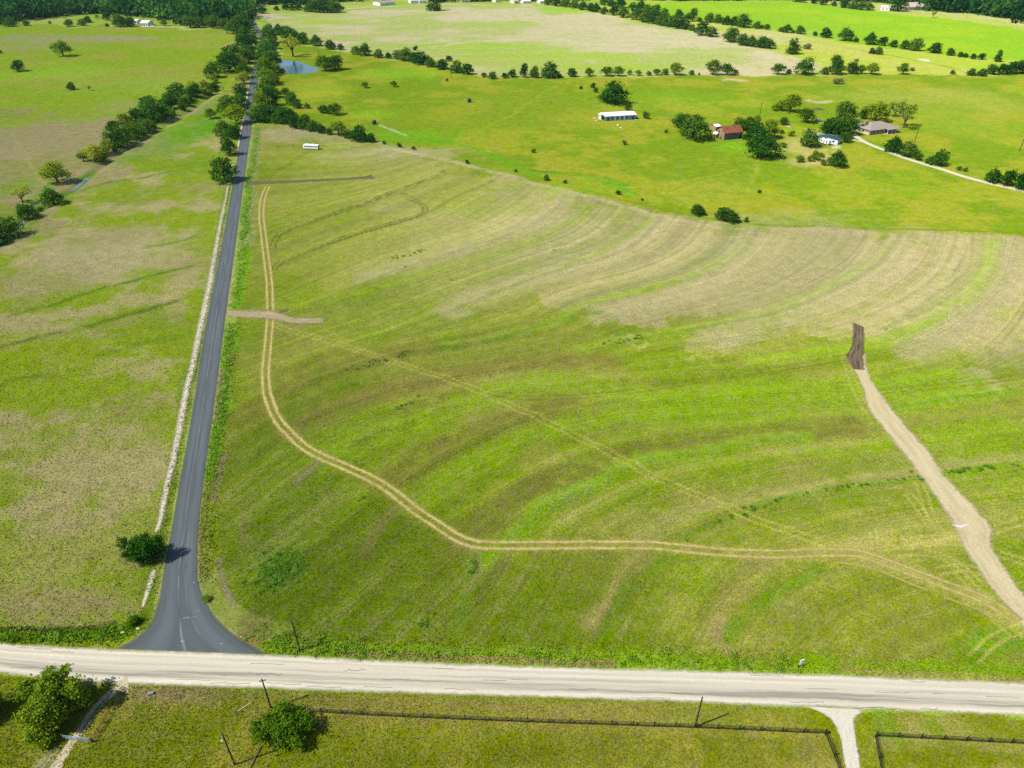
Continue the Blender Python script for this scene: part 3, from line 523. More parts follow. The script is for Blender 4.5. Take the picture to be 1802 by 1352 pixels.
# ------------------------------------------------------------------ roads, tracks, water
def ex_asphalt(N, L, sx, col, n1, n2):
    col = mixc(N, L, fade(N, L, band(N, L, sx.outputs[0], .46, .006, .01), n1, .4, .6), col, (178, 184, 184), .5)
    col = mixc(N, L, fade(N, L, band(N, L, sx.outputs[0], .64, .004, .02), n1), col, (150, 156, 160), .5)
    col = mixc(N, L, band(N, L, sx.outputs[0], .27, .03, .08), col, (110, 118, 126), .35)
    col = mixc(N, L, band(N, L, sx.outputs[0], .75, .03, .08), col, (110, 118, 126), .35)
    return col
M_ASPH = ribbon_mat('asphalt', (74, 84, 88), (94, 104, 106), scale=1.0, stretch=.05, ragged=.03, rough=.75, spec=.35, extra=ex_asphalt, grain=.1)
ASPH_L = [(440, 28), (444, 40), (447.5, 50), (452.5, 60), (457.5, 75), (454, 88), (451, 100), (444, 124), (439, 150), (434, 186), (425, 232), (420, 260), (404.8, 350), (386, 450), (364, 562), (348, 660), (332, 760), (315.5, 850), (302, 930), (287.5, 1005), (281, 1045), (272, 1078), (258, 1104), (234, 1124), (200, 1142)]
ASPH_R = [(445, 28), (450, 40), (456, 50), (462.5, 60), (466, 75), (462, 88), (460, 100), (456.5, 124), (453.5, 150), (447.5, 186), (442, 232), (438, 260), (425.6, 350), (412.5, 450), (397, 562), (384.5, 660), (371, 760), (358.6, 850), (350, 930), (348, 1005), (352, 1032), (364, 1062), (386, 1092), (420, 1122), (474, 1152)]
road = strip('road', ASPH_L, ASPH_R, M_ASPH, zo=.05, step=1.5, across=10, label='dark grey asphalt road running away between the pasture and the crop field')
M_EDGE = ribbon_mat('road_edge_gravel', (178, 168, 130), (214, 204, 176), ragged=.75, grain=.3, soft=.25, opac=.8)
def shift(P, dx): return [(x+dx*KPX(y), y) for x, y in P]
strip('road_edge', [(x-.45*KPX(y), y) for x, y in ASPH_L[8:22]], [(x+.15*KPX(y), y) for x, y in ASPH_L[8:22]], M_EDGE, zo=.035, across=2, jit=.4, label='thin pale gravel edge on the left side of the asphalt road')
strip('road_edge', [(x-.15*KPX(y), y) for x, y in ASPH_R[10:24]], [(x+.5*KPX(y), y) for x, y in ASPH_R[10:24]], M_EDGE, zo=.03, across=2, jit=.5, label='thin pale gravel edge on the right side of the asphalt road')

def ex_chip(N, L, sx, col, n1, n2):
    col = mixc(N, L, fade(N, L, band(N, L, sx.outputs[0], .66, .08, .1), n1, .35, .6), col, (158, 152, 138), .95)
    col = mixc(N, L, fade(N, L, band(N, L, sx.outputs[0], .42, .03, .07), n1, .4, .62), col, (182, 175, 158), .85)
    col = mixc(N, L, fade(N, L, band(N, L, sx.outputs[0], .22, .02, .05), n1, .42, .6), col, (192, 184, 164), .8)
    return col
M_CHIP = ribbon_mat('chip_seal', (212, 203, 180), (240, 232, 212), scale=1.3, stretch=.02, ragged=.07, rough=.95, extra=ex_chip, grain=.13, bump=.03)
CH_T = [(-500, 1108), (-160, 1124), (0, 1131), (100, 1136), (200, 1141), (470, 1150), (600, 1157), (800, 1166), (1000, 1173), (1200, 1178), (1400, 1184), (1600, 1192), (1802, 1200), (2000, 1207), (2400, 1220)]
CH_B = [(-500, 1140), (-160, 1172), (0, 1186), (100, 1197), (240, 1206), (480, 1214), (600, 1219), (800, 1225), (1000, 1230), (1200, 1238), (1400, 1246), (1600, 1253), (1802, 1261), (2000, 1268), (2400, 1282)]
chip = strip('road', CH_T, CH_B, M_CHIP, zo=.03, step=1.0, across=12, jit=.5, label='wide pale chip seal road crossing the bottom of the view')
M_CRACK = simple('crack_seal', (84, 82, 78), scale=4)
crng = random.Random(5)
for (x, y, L_, amp) in [(30, 1140, 24, .2), (60, 1142, 30, .1), (20, 1175, 60, .6), (90, 1147, 40, .3), (440, 1168, 60, .2), (590, 1165, 50, .2), (605, 1180, 40, 1.0), (670, 1195, 50, .5), (450, 1186, 46, 1.2), (310, 1196, 60, .6), (370, 1202, 70, .7), (470, 1203, 60, .8), (540, 1208, 60, .4), (640, 1209, 50, .4), (760, 1176, 40, .4), (780, 1212, 56, .8), (850, 1197, 40, .2), (900, 1196, 30, .2), (980, 1173, 60, .5), (1000, 1213, 50, .8), (1110, 1228, 70, .8), (1180, 1221, 40, .5), (1320, 1189, 60, .2), (1390, 1235, 60, .7), (1420, 1212, 50, .3), (1500, 1245, 90, 1.2), (1540, 1218, 60, .4), (1600, 1200, 30, .8), (1640, 1221, 20, .3), (1735, 1226, 60, .3), (1620, 1247, 30, .8), (1780, 1195, 40, .4)]:
    P = []
    for k in range(9):
        P.append((x+L_*k/8, y+ (L_*k/8)*.03 + crng.uniform(-1, 1)*amp*2.2))
    o = cstrip('crack', P, crng.uniform(.04, .075), M_CRACK, zo=.06, across=1, step=.5); o.parent = chip; del o['kind']
for (x, y, L_, amp) in [(330, 930, 40, 1.2), (322, 985, 30, 1.5)]:
    P = [(x-k*1.1+crng.uniform(-1, 1)*amp, y+k*L_/8) for k in range(9)]
    o = cstrip('crack', P, .09, M_CRACK, zo=.08, across=1, step=.5); o.parent = road; del o['kind']
M_CHALK = simple('faded_paint', (206, 206, 198), scale=3, c2=(140, 146, 150))
for (x, y, a, b) in ((341, 1026, 2, 1.2), (335, 1087, 12, 4.0), (345, 1076, 7, 3.0), (322, 1129, 4, 1.0), (392, 1133, 6, 2.4)):
    o = cstrip('scuff', [(x-a, y+b*.3), (x, y), (x+a, y-b*.4)], b/9*1.3, M_CHALK if b < 2 else M_EDGE, zo=.075, across=2, step=.3); o.parent = road; del o['kind']

M_GRAVEL = ribbon_mat('white_gravel', (214, 206, 184), (234, 228, 214), ragged=.16, grain=.2, scale=1.0, stretch=.3)
strip('driveway', [(1405, 1243), (1440, 1254), (1462, 1270), (1474, 1295), (1480, 1325), (1490, 1370), (1500, 1420), (1522, 1540), (1560, 1760)], [(1530, 1250), (1514, 1259), (1508, 1272), (1508, 1295), (1512, 1325), (1519, 1370), (1528, 1420), (1556, 1540), (1604, 1760)], M_GRAVEL, zo=.045, step=.7, jit=.5, label='white gravel driveway joining the pale road between two black fences')
M_SOIL = ribbon_mat('pale_soil', (198, 182, 138), (226, 212, 172), ragged=.14, grain=.25, scale=1.0, stretch=.08, soft=.07)
M_SOILW = ribbon_mat('bleached_soil', (190, 176, 140), (222, 210, 178), ragged=.3, grain=.2)
cstrip('driveway', [(226, 1203), (214, 1208), (200, 1216), (180, 1234), (162, 1256), (146, 1280), (128, 1306), (104, 1340), (84, 1372)], [6.0, 3.4, 2.6, 2.4, 2.2, 2.2, 2.6, 3.0], M_SOILW, zo=.045, step=.6, jit=.6, label='narrow dirt driveway leaving the pale road beside the large bottom left tree')
cstrip('grass_strip', [(196, 1222), (178, 1240), (164, 1258), (150, 1278), (138, 1296)], [.2, .8, .8, .7, .2], ribbon_mat('grass_middle', (110, 128, 30), (136, 150, 50), ragged=.5, grain=.3), zo=.06, step=.5, label='strip of grass between the wheel ruts of the dirt driveway')

DL = [(1484, 628), (1500, 647), (1517, 682), (1526, 718), (1544, 744), (1566, 773), (1593, 806), (1620, 840), (1650, 884), (1668, 911), (1684, 938), (1693, 964), (1712, 991), (1733, 1022), (1757, 1053), (1784, 1082), (1799, 1104), (1840, 1150)]
DR = [(1523, 622), (1524, 649), (1538, 678), (1556, 702), (1580, 733), (1606, 764), (1634, 795), (1660, 836), (1695, 874), (1724, 904), (1744, 931), (1742, 955), (1754, 978), (1775, 1012), (1796, 1040), (1820, 1068), (1845, 1095), (1890, 1140)]
strip('dirt_road', [(a_[0]-.06*(b_[0]-a_[0]), a_[1]) for a_, b_ in zip(DL, DR)], [(b_[0]+.14*(b_[0]-a_[0]), b_[1]) for a_, b_ in zip(DL, DR)], M_SOIL, zo=.05, step=.9, across=8, jit=.9, label='pale bare dirt road scraped through the crop field at the right')
M_DARKSOIL = ribbon_mat('dark_soil', (74, 62, 50), (156, 136, 108), ragged=.2, grain=.45, scale=1.3, stretch=.06, bump=.15, soft=.09, lo=.38, hi=.66)
strip('dirt_strip', [(1499, 567), (1498, 590), (1495, 612), (1485, 627), (1500, 650)], [(1522, 577), (1523, 592), (1523, 612), (1523, 630), (1524, 652)], M_DARKSOIL, zo=.075, step=.6, across=8, jit=.5, label='freshly dozed dark soil at the top end of the dirt road')
strip('dirt_strip', [(433, 318.5), (470, 318), (520, 316.3), (600, 312.8), (640, 310), (652, 306.5)], [(431, 327), (470, 325), (520, 322.6), (600, 318.3), (642, 316), (662, 316)], ribbon_mat('brown_soil', (92, 80, 60), (134, 120, 92), ragged=.3, grain=.3, soft=.1), zo=.06, step=1.0, jit=.8, label='narrow dark soil strip scraped from the road towards the white bus')
M_MIDSOIL = ribbon_mat('grey_soil', (152, 138, 100), (190, 176, 138), ragged=.3, grain=.3, soft=.12)
strip('dirt_strip', [(402, 543), (440, 542), (470, 541), (492, 547), (510, 555), (545, 557), (569, 558)], [(400, 561), (440, 564), (475, 567), (500, 571), (520, 573), (545, 573), (569, 571)], M_MIDSOIL, zo=.055, step=.8, jit=1.0, label='tan bare soil crossing where the wheel track meets the asphalt road')
cstrip('dirt_strip', [(492, 548), (500, 548), (507, 544)], [3.0, 2.5, .8], M_DARKSOIL, zo=.09, step=.5, label='small dark heap of turned soil beside the tan crossing')
M_CHALKS = ribbon_mat('lime_marks', (226, 222, 210), (244, 240, 232), ragged=.5, grain=.1)
cstrip('painted_mark', [(1677, 925), (1690, 927), (1703, 924)], [1.6, 1.8, .8], M_CHALKS, zo=.1, step=.4, label='white chalky patch on the pale dirt road')

TRK = [(471, 329), (463, 349), (460, 380), (465, 424), (470, 464), (474, 498), (475.5, 542), (475, 569), (473, 591), (470, 624), (467.5, 657), (470, 691), (481, 724), (493, 745), (508, 761), (533, 785), (564, 803), (608, 822), (662, 847), (697, 871), (737, 902), (773, 926), (804, 946), (830, 956), (861, 960), (960, 960), (1066, 959), (1148, 960), (1198, 965), (1293, 973.5), (1376, 975), (1438, 972.5), (1500, 973), (1535, 982), (1602, 1006), (1668, 1031), (1724, 1052), (1766, 1076), (1790, 1095)]
M_TRK = ribbon_mat('track_ruts', (188, 172, 96), (216, 200, 132), ragged=.42, grain=.35, stretch=.12, soft=.18, opac=.95)
cstrip('dirt_track', TRK, 1.9, M_TRK, off=1.0, zo=.05, step=.8, across=4, label='left wheel rut of the long curving field track')
cstrip('dirt_track', TRK, 1.9, M_TRK, off=-1.0, zo=.05, step=.8, across=4, label='right wheel rut of the long curving field track')
cstrip('dirt_track', [(1470, 974), (1535, 986), (1602, 1012), (1668, 1038), (1724, 1059), (1776, 1088)], .9, M_TRK, off=-2.6, zo=.045, step=.8, across=4, label='outer third rut beside the field track near the pale dirt road')
M_DITCH = ribbon_mat('ditch_gravel', (206, 194, 170), (232, 222, 204), ragged=.14, grain=.2, soft=.2, stretch=.4, bump=0)
cstrip('ditch', [(409, 290), (402, 322), (397, 350), (385, 411), (370, 495), (352, 580), (340, 638), (327, 692), (316, 753), (303, 816), (291, 867), (284, 907), (276, 936)], [1.2, 1.3, 1.6, 2.1, 2.3, 2.6, 2.6, 2.3, 2.2, 1.3], M_DITCH, zo=.04, step=.8, across=4, jit=.15, label='pale dry ditch following the left side of the asphalt road')
cstrip('ditch', [(271, 1003), (266, 1020), (260, 1040), (254, 1058), (251, 1068)], [1.2, 1.4, 1.0, .6], M_DITCH, zo=.04, step=.6, across=4, jit=.1, label='short pale ditch piece below the roadside bush')
cstrip('ditch', [(435.5, 160), (433, 185), (429, 205), (424, 230), (419, 258)], [1.4, 1.8, 1.6, 1.2], M_DITCH, zo=.04, step=1.5, across=3, jit=.6, label='pale gravel shoulder under the trees left of the asphalt road')
M_SANDROAD = ribbon_mat('farm_lane', (222, 210, 180), (244, 236, 212), ragged=.12, grain=.12)
cstrip('driveway', [(1500, 235), (1506, 240), (1518, 248), (1532, 255), (1560, 266), (1600, 281), (1650, 296), (1700, 312), (1750, 325), (1802, 337), (1880, 356)], [4, 4.4, 4.8, 4.8, 4.8], M_SANDROAD, zo=.06, step=2, label='pale lane running from the farmhouse to the right edge')
cstrip('driveway', [(1500, 247), (1512, 249), (1526, 252), (1540, 258)], 2.6, M_SANDROAD, zo=.055, step=2, label='short pale spur joining the farmhouse lane')
cstrip('driveway', [(1585, 16.5), (1605, 19), (1640, 22.2), (1680, 23.8), (1720, 27), (1760, 35), (1802, 45), (1850, 56)], 5, M_SANDROAD, zo=.1, step=6, label='pale lane running below the wood at the top right')
cstrip('driveway', [(190, 46), (240, 47), (300, 48), (350, 49)], 5, M_SANDROAD, zo=.1, step=6, label='pale lane in front of the wood at the top left')
cstrip('driveway', [(608, 16), (680, 12), (760, 9), (850, 7.5)], 5, M_SANDROAD, zo=.1, step=8, label='pale lane behind the large far field')
def water(name, c, label, V, F):
    m, t, N, L = mat(name); o = nd(N, 'ShaderNodeOutputMaterial'); p = nd(N, 'ShaderNodeBsdfPrincipled'); p.inputs['Base Color'].default_value = rgba(alb(c)); p.inputs['Roughness'].default_value = .12; p.inputs['Specular IOR Level'].default_value = .3 if name == 'pond' else .08
    n = nd(N, 'ShaderNodeTexNoise', i_Scale=1.2, i_Detail=4.0); b = nd(N, 'ShaderNodeBump', i_Strength=.25, i_Distance=.1); tc = nd(N, 'ShaderNodeTexCoord'); L.new(tc.outputs['Object'], n.inputs['Vector']); L.new(n.outputs['Fac'], b.inputs['Height']); L.new(b.outputs[0], p.inputs['Normal'])
    L.new(p.outputs[0], o.inputs[0]); o2 = link(name, mesh(name, V, F, m)); tag(o2, label, kind='structure'); return o2
pp = cat(np.vstack([POND, POND[:1]]), n=5)[:-1]
water('pond', (46, 98, 112), 'blue green pond beside the asphalt road', np.c_[pp[:, :2], np.full(len(pp), PONDZ)], [tuple(range(len(pp)))])
def wstrip(label, sel):
    P = CREEK[sel][:, :2]; T = np.gradient(P, axis=0); T /= np.linalg.norm(T, axis=1)[:, None]; Nn = np.stack([-T[:, 1], T[:, 0]], 1); n = len(P)
    z = zsmooth(P[:, 0], P[:, 1])-.75; V = np.vstack([np.c_[P+Nn*1.25, z], np.c_[P-Nn*1.25, z]])
    water('creek_water', (120, 138, 124), label, V, [(i, i+1, n+i+1, n+i) for i in range(n-1)])
def near(px, py): C = UP(px, py); return int(np.argmin(np.hypot(CREEK[:, 0]-C[0], CREEK[:, 1]-C[1])))
i0, i1 = sorted((near(128, 333), near(158, 308))); wstrip('pale creek water between the lone creekside tree and the tan bank', slice(i0, i1+1))
i0, i1 = sorted((near(-30, 440), near(50, 382))); wstrip('pale creek water under the trees at the left edge', slice(i0, i1+1))

# ------------------------------------------------------------------ trees
def crown_arrays(seed, lobes, n, size, bias=.9, gap=.0, clump=16):
    r = np.random.default_rng(seed); lob = np.array(lobes, float); vol = lob[:, 3]*lob[:, 4]+lob[:, 4]*lob[:, 5]+lob[:, 3]*lob[:, 5]
    pts = []; nrm = []; tries = 0
    while sum(map(len, pts)) < n and tries < 12:
        tries += 1; k = r.choice(len(lob), n, p=vol/vol.sum()); d = r.normal(size=(n, 3)); d /= np.linalg.norm(d, axis=1)[:, None]
        rad = r.uniform(.62, 1.06, n)**1.0; rad *= 1+.16*np.sin(d[:, 0]*9+k)*np.sin(d[:, 1]*8+seed)*np.cos(d[:, 2]*7)
        P = lob[k, :3]+d*lob[k, 3:]*rad[:, None]
        keep = P[:, 2] > .03
        for j in range(len(lob)):              # drop leaves buried deep in other lobes
            q = (((P-lob[j, :3])/lob[j, 3:])**2).sum(1); keep &= (q > .36) | (k == j)
        keep &= ~((d[:, 2] < -.35) & (r.random(n) < .55))
        pts.append(P[keep]); nrm.append(d[keep])
    P = np.vstack(pts)[:n]; D = np.vstack(nrm)[:n]; n = len(P)
    nc_ = max(8, n//clump); ci = r.integers(0, n, nc_); own = r.integers(0, nc_, n); loose = r.random(n) < .22        # leaves gather in sprays
    off = r.normal(size=(n, 3))*size*np.array([1.9, 1.9, 1.1]); Q = P[ci[own]]+off; Q[:, 2] = np.maximum(Q[:, 2], .02)
    P = np.where(loose[:, None], P, Q); D = np.where(loose[:, None], D, D[ci[own]])
    N = D*bias+r.normal(size=(n, 3))*.55; N /= np.linalg.norm(N, axis=1)[:, None]
    A = np.cross(N, r.normal(size=(n, 3))); A /= np.linalg.norm(A, axis=1)[:, None]+1e-9; B = np.cross(N, A)
    s = size*r.uniform(.6, 1.35, n)[:, None]; t = s*r.uniform(.55, .95, n)[:, None]
    V = np.stack([P-A*s, P-B*t*.8+N*s*.18, P+A*s*.9, P+B*t-N*s*.12], 1).reshape(-1, 3)
    return V, np.arange(4*n).reshape(n, 4)
def lobes_for(kind, seed):
    r = random.Random(seed); L_ = []
    if kind == 'oak':
        n = r.randint(6, 8)
        for i in range(n):
            a = 2*math.pi*i/n+r.uniform(-.3, .3); q = r.uniform(.2, .31); s = r.uniform(.17, .23)
            L_.append((q*math.cos(a), q*math.sin(a), r.uniform(.3, .52), s, s, s*r.uniform(.75, 1.0)))
        for i in range(3): L_.append((r.uniform(-.12, .12), r.uniform(-.12, .12), r.uniform(.56, .72), .2, .2, .17))
        L_.append((0, 0, .42, .28, .28, .24))
    elif kind == 'round':
        n = 6
        for i in range(n):
            a = 2*math.pi*i/n+r.uniform(-.4, .4); L_.append((.24*math.cos(a), .24*math.sin(a), r.uniform(.16, .34), .23, .23, r.uniform(.17, .24)))
        for i in range(3): L_.append((r.uniform(-.14, .14), r.uniform(-.14, .14), r.uniform(.46, .64), .24, .24, .2))
        L_.append((0, 0, .3, .32, .32, .28))
    elif kind == 'tall':
        for i in range(7):
            z = .12+.15*i; s = .42*(1-.09*i)*r.uniform(.85, 1.1); L_.append((r.uniform(-.1, .1), r.uniform(-.1, .1), z, s, s, .2))
    elif kind == 'bush':
        for i in range(7):
            a = r.uniform(0, 6.28); q = r.uniform(.05, .32); L_.append((q*math.cos(a), q*math.sin(a), r.uniform(.12, .34), r.uniform(.16, .26), r.uniform(.16, .26), r.uniform(.14, .24)))
    elif kind == 'sparse':
        for i in range(9):
            a = r.uniform(0, 6.28); q = r.uniform(.15, .36); s = r.uniform(.09, .15); L_.append((q*math.cos(a), q*math.sin(a), r.uniform(.4, .78), s, s, s*.7))
    return L_
def trunk_mesh(name, kind, lobes, seed, m):
    r = random.Random(seed); b = MB()
    if kind == 'bush':
        for i in range(4):
            l = lobes[i]; b.tube([(0, 0, -.03), (l[0]*.5, l[1]*.5, l[2]*.6), (l[0], l[1], l[2])], [.018, .013, .006], 5)
    else:
        h = .26 if kind != 'tall' else .5
        b.tube([(0, 0, -.03), (.01, .005, h*.5), (.0, .01, h), (.02, 0, h+.18)], [.042, .034, .028, .014], 7)
        for l in lobes[:7]:
            st = h*r.uniform(.6, 1.05); b.tube([(0, .005, st), (l[0]*.55, l[1]*.55, st+(l[2]-st)*.6), (l[0]*.97, l[1]*.97, l[2]+.03)], [.022, .015, .005], 5)
            if kind == 'sparse': b.tube([(l[0]*.6, l[1]*.6, st+(l[2]-st)*.6), (l[0]*1.1, l[1]*.9, l[2]+.08)], [.012, .004], 4)
    return mesh(name, b.v, b.f, m)
PROTO = {}
def proto(kind, var, tone, n, size):
    key = (kind, var, tone, n)
    if key not in PROTO:
        sd = hash((len(kind)*7+ord(kind[0]), var)) % 9999; L_ = lobes_for(kind, sd); V, F = crown_arrays(sd, L_, n, size, gap=.1)
        PROTO[key] = (mesh('crown', V, F, M_LEAF[tone]), trunk_mesh('trunk', kind, L_, sd, M_BARK))
    return PROTO[key]
CFG = {'o': ('oak', 4, 'm', 1700, .034, .66), 'r': ('round', 4, 'd', 1700, .036, .68), 't': ('tall', 2, 'd', 1300, .05, 1.35), 'b': ('bush', 3, 'm', 650, .045, .75),
       's': ('sparse', 2, 'l', 1100, .026, .78), 'l': ('oak', 4, 'l', 1700, .034, .7), 'p': ('bush', 2, 'p', 800, .05, .6), 'D': ('bush', 3, 'd', 650, .045, .8), 'c': ('round', 4, 'd', 1700, .036, .7)}
TR = random.Random(21); ORD = ['first', 'second', 'third', 'fourth', 'fifth', 'sixth', 'seventh', 'eighth', 'ninth', 'tenth', 'eleventh', 'twelfth', 'thirteenth', 'fourteenth', 'fifteenth', 'sixteenth', 'seventeenth', 'eighteenth', 'nineteenth', 'twentieth']
ORD += ['twenty-'+o for o in ORD[:9]]+['thirtieth']+['thirty-'+o for o in ORD[:9]]+['fortieth']
def tree(x, y, wpx, kind='r', hr=None, label='', group=None, n=None, name=None, cat_=None, dz=0, gs=1.0):
    shape, nv, tone, cnt, size, ratio = CFG[kind]; cm, tm = proto(shape, TR.randrange(nv), tone, n or cnt, size if not n else size*(cnt/n)**.5)
    P = UP(x, y); wm = wpx/KPX(y)*1.27*gs; hm = wm*(hr or ratio)*TR.uniform(.92, 1.1)
    isb = kind in 'bpD'; o = empty(name or ('bush' if isb else 'tree'), (P[0], P[1], ZF(P[0], P[1])+dz), TR.uniform(0, 6.28))
    sz = {'oak': .8, 'round': .78, 'tall': 1.2, 'bush': .52, 'sparse': .85}[shape]
    o.scale = (wm, wm, hm/sz)
    link('stems' if isb else 'trunk', tm, o); link('crown' if not isb else 'foliage', cm, o)
    tag(o, label, cat_ or ('bush' if isb else 'tree'), group); return o
def row(tmpl, group, items, key=None, dkind='r', gs=1.0):
    its = sorted(items, key=key or (lambda t: t[0]))
    for i, t in enumerate(its):
        x, y, wd = t[:3]; kd = t[3] if len(t) > 3 else dkind; hr = t[4] if len(t) > 4 else None
        tree(x, y, wd, kd, hr, tmpl.format(o=ORD[i]), group, gs=gs)
UPKEY = lambda t: -t[1]
row('{o} tree up from the bottom left end of the creek tree line', 'trees along the creek', [(-6, 430, 34), (17, 416, 42, 'c'), (50, 384, 30, 'c'), (94, 359, 32, 'c'), (102, 322, 39, 'l'), (148, 284, 16, 'l'), (168, 285, 28, 'l'), (190, 270, 22, 'l'), (212, 259, 38, 'c'), (237, 244, 30, 'c'), (200, 231, 20, 'c'), (222, 226, 24, 'l'), (262, 232, 25, 'c'), (245, 216, 26, 'c'), (270, 214, 38, 'c'), (286, 206, 22, 'c'), (262, 194, 26, 'c'), (293, 194, 22, 'c'), (326, 187, 18, 'c'), (315, 179, 34, 'c'), (300, 184, 22, 'c'), (343, 172, 24, 'c'), (341, 163, 20, 'l'), (363, 166, 22, 'c'), (358, 154, 16, 'l'), (374, 137, 26, 'c')], UPKEY, gs=1.02)
cr_ = random.Random(77); brush = []
for k_ in range(30):
    f = k_/29; px_ = np.interp(f, [0, .25, .5, .75, 1], [175, 225, 275, 325, 385]); py_ = np.interp(f, [0, .25, .5, .75, 1], [286, 247, 215, 186, 150]); brush.append((px_+cr_.uniform(-12, 12), py_+cr_.uniform(-7, 4), cr_.uniform(9, 19), cr_.choice(['b', 'b', 'D', 'c', 'l'])))
row('{o} shrub up along the brushy middle of the creek line', 'shrubs along the creek', brush, UPKEY)
tree(40, 357, 30, 's', .75, 'pale thin crowned tree leaning beside the creek near the left edge')
row('{o} tree up along the left side of the asphalt road', 'trees on the left side of the asphalt road', [(397, 319, 35), (405, 273, 20, 'r', 1.1), (413, 244, 21), (396, 239, 26), (417, 218, 29, 'o'), (404, 202, 27), (427, 191, 22), (425, 168, 19), (429, 148, 19, 'l'), (432, 137, 22, 'o'), (404, 127, 32), (420, 124, 24, 'l'), (411, 112, 28), (432, 112, 24), (440, 104, 22), (428, 84, 20), (440, 86, 22), (446, 75, 17), (432, 68, 18), (418, 59, 28), (430, 58, 24), (438, 54, 16), (433, 44, 18)], UPKEY, gs=1.2)
tree(371, 209, 19, 'o', None, 'single tree standing in the grass left of the roadside trees')
row('{o} tree up along the right side of the asphalt road', 'trees on the right side of the asphalt road', [(453, 213, 22, 'o'), (464, 214, 28), (478, 211, 24), (460, 192, 24, 'o'), (473, 186, 26), (481, 172, 20), (469, 166, 26, 'o'), (472, 150, 24, 'o'), (482, 146, 16), (470, 134, 26, 'o'), (486, 129, 15), (478, 119, 26), (463, 112, 17), (470, 106, 24), (478, 99, 18), (468, 94, 20), (480, 86, 16), (476, 76, 22), (473, 62, 18)], UPKEY, gs=1.2)
row('{o} tree from the left in the thicket above the crop field', 'trees edging the top of the crop field', [(491, 217, 22), (505, 217, 28), (498, 205, 20), (521, 225, 24), (515, 212, 22), (538, 227, 24), (552, 230, 22), (566, 234, 18), (580, 237, 13), (596, 237, 28, 'o'), (631, 248, 28), (612, 243, 16), (652, 250, 16)])
row('{o} tree from the left in the short row right of the roadside trees', 'short row in the bright pasture', [(502, 166, 13), (511, 178, 18), (516, 185, 20), (524, 191, 13), (541, 191, 10)])
for x, y, wd, kd, lab in [(590, 202, 23, 'o', 'tree with a low bush beside it in the pasture below the pond'), (516, 99, 31, 's', 'thin crowned tree standing just behind the pond'), (574, 125, 30, 'o', 'left tree of the pair at the right end of the pond'), (590, 123, 28, 'r', 'right tree of the pair at the right end of the pond'), (642, 155, 11, 'o', 'left of two small round trees in the pasture right of the pond'), (693, 153, 11, 'o', 'right of two small round trees in the pasture right of the pond'),
     (112, 99, 26, 'o', 'broad low tree alone in the far left pasture'), (34, 126, 19, 'r', 'round lone tree near the left edge of the far pasture'), (126, 158, 13, 'r', 'small lone tree low in the far left pasture'), (157, 160, 8, 's', 'tiny yellowish tree right of the small lone pasture tree'), (0, 94, 8, 'r', 'small tree cut by the left edge of the far pasture'),
     (764, 19, 24, 't', 'large dark tree alone in the far striped field'), (1082, 183, 40, 'r', 'broad dark tree behind the long white roofed shed'), (1066, 180, 24, 'r', 'smaller tree against the left of the broad dark tree behind the shed'), (1394, 95, 21, 't', 'upright dark tree alone at the right tip of the far field'), (1471, 112, 16, 'r', 'round tree standing above the hedgerow right of the tan field'), (1588, 131, 18, 'o', 'wide lone tree on the fence line right of the hedgerow'), (1755, 109, 11, 't', 'tall narrow tree at the right end of the lime field hedge'), (1579, 20, 25, 'r', 'large round tree between the far white shed and the large house'),
     (1228, 378, 22, 'r', 'left tree of the three on the crop field edge'), (1270, 387, 24, 'r', 'middle tree of the three on the crop field edge'), (1286, 391, 25, 'r', 'right tree of the three on the crop field edge'), (790, 108, 11, 'r', 'small lone tree above the hedgerow left of the far green bend'), (1534, 95, 11, 'r', 'left of two small trees beside the far drainage line'), (1545, 96, 13, 'r', 'right of two small trees beside the far drainage line'), (1641, 31, 10, 's', 'pale thin tree on the far edge of the lime field')]:
    tree(x, y, wd, kd, 1.0 if kd == 't' and wd > 20 else None, lab)
row('{o} tree from the left in the hedgerow behind the pond', 'hedgerow behind the pond', [(490, 62, 18), (500, 66, 22), (511, 71, 24), (522, 75, 22), (534, 78, 20), (557, 81, 20), (575, 84, 9, 'l'), (583, 87, 16), (600, 88, 11), (626, 96, 14), (642, 98, 22), (666, 102, 15), (684, 103, 12), (700, 104, 17), (713, 107, 24), (728, 110, 20), (740, 114, 22), (751, 112, 16, 'l'), (759, 118, 17), (779, 122, 20), (803, 128, 20), (822, 131, 20)])
row('{o} tree from the left in the hedgerow below the far field', 'hedgerow along the near edge of the far field', [(852, 136, 9), (866, 139, 14), (888, 138, 10), (901, 136, 15), (922, 137, 13, 'r', 1.3), (940, 137, 15, 'r', 1.0), (967, 137, 27), (985, 137, 8), (1007, 135, 16), (1037, 134, 14, 'o'), (1067, 134, 19, 'o'), (1088, 134, 18, 'o'), (1108, 132, 9, 'o'), (1123, 133, 11, 'o'), (1142, 133, 9), (1156, 132, 12, 'o'), (1170, 132, 11), (1188, 132, 23, 'o'), (1217, 132, 9), (1230, 132, 4), (1254, 132, 25, 'o'), (1279, 132, 22, 'o'), (1294, 131, 9), (1369, 131, 22, 'o'), (1388, 130, 9)])
row('{o} tree from the left in the hedgerow right of the tan field tip', 'hedgerow right of the far field tip', [(1414, 131, 30), (1450, 131, 14), (1471, 131, 25), (1499, 130, 21), (1514, 130, 16, 'o'), (1532, 131, 23, 'o'), (1676, 131, 8), (1708, 133, 13), (1726, 134, 14), (1746, 131, 20), (1764, 131, 20), (1780, 130, 24), (1799, 130, 24)])
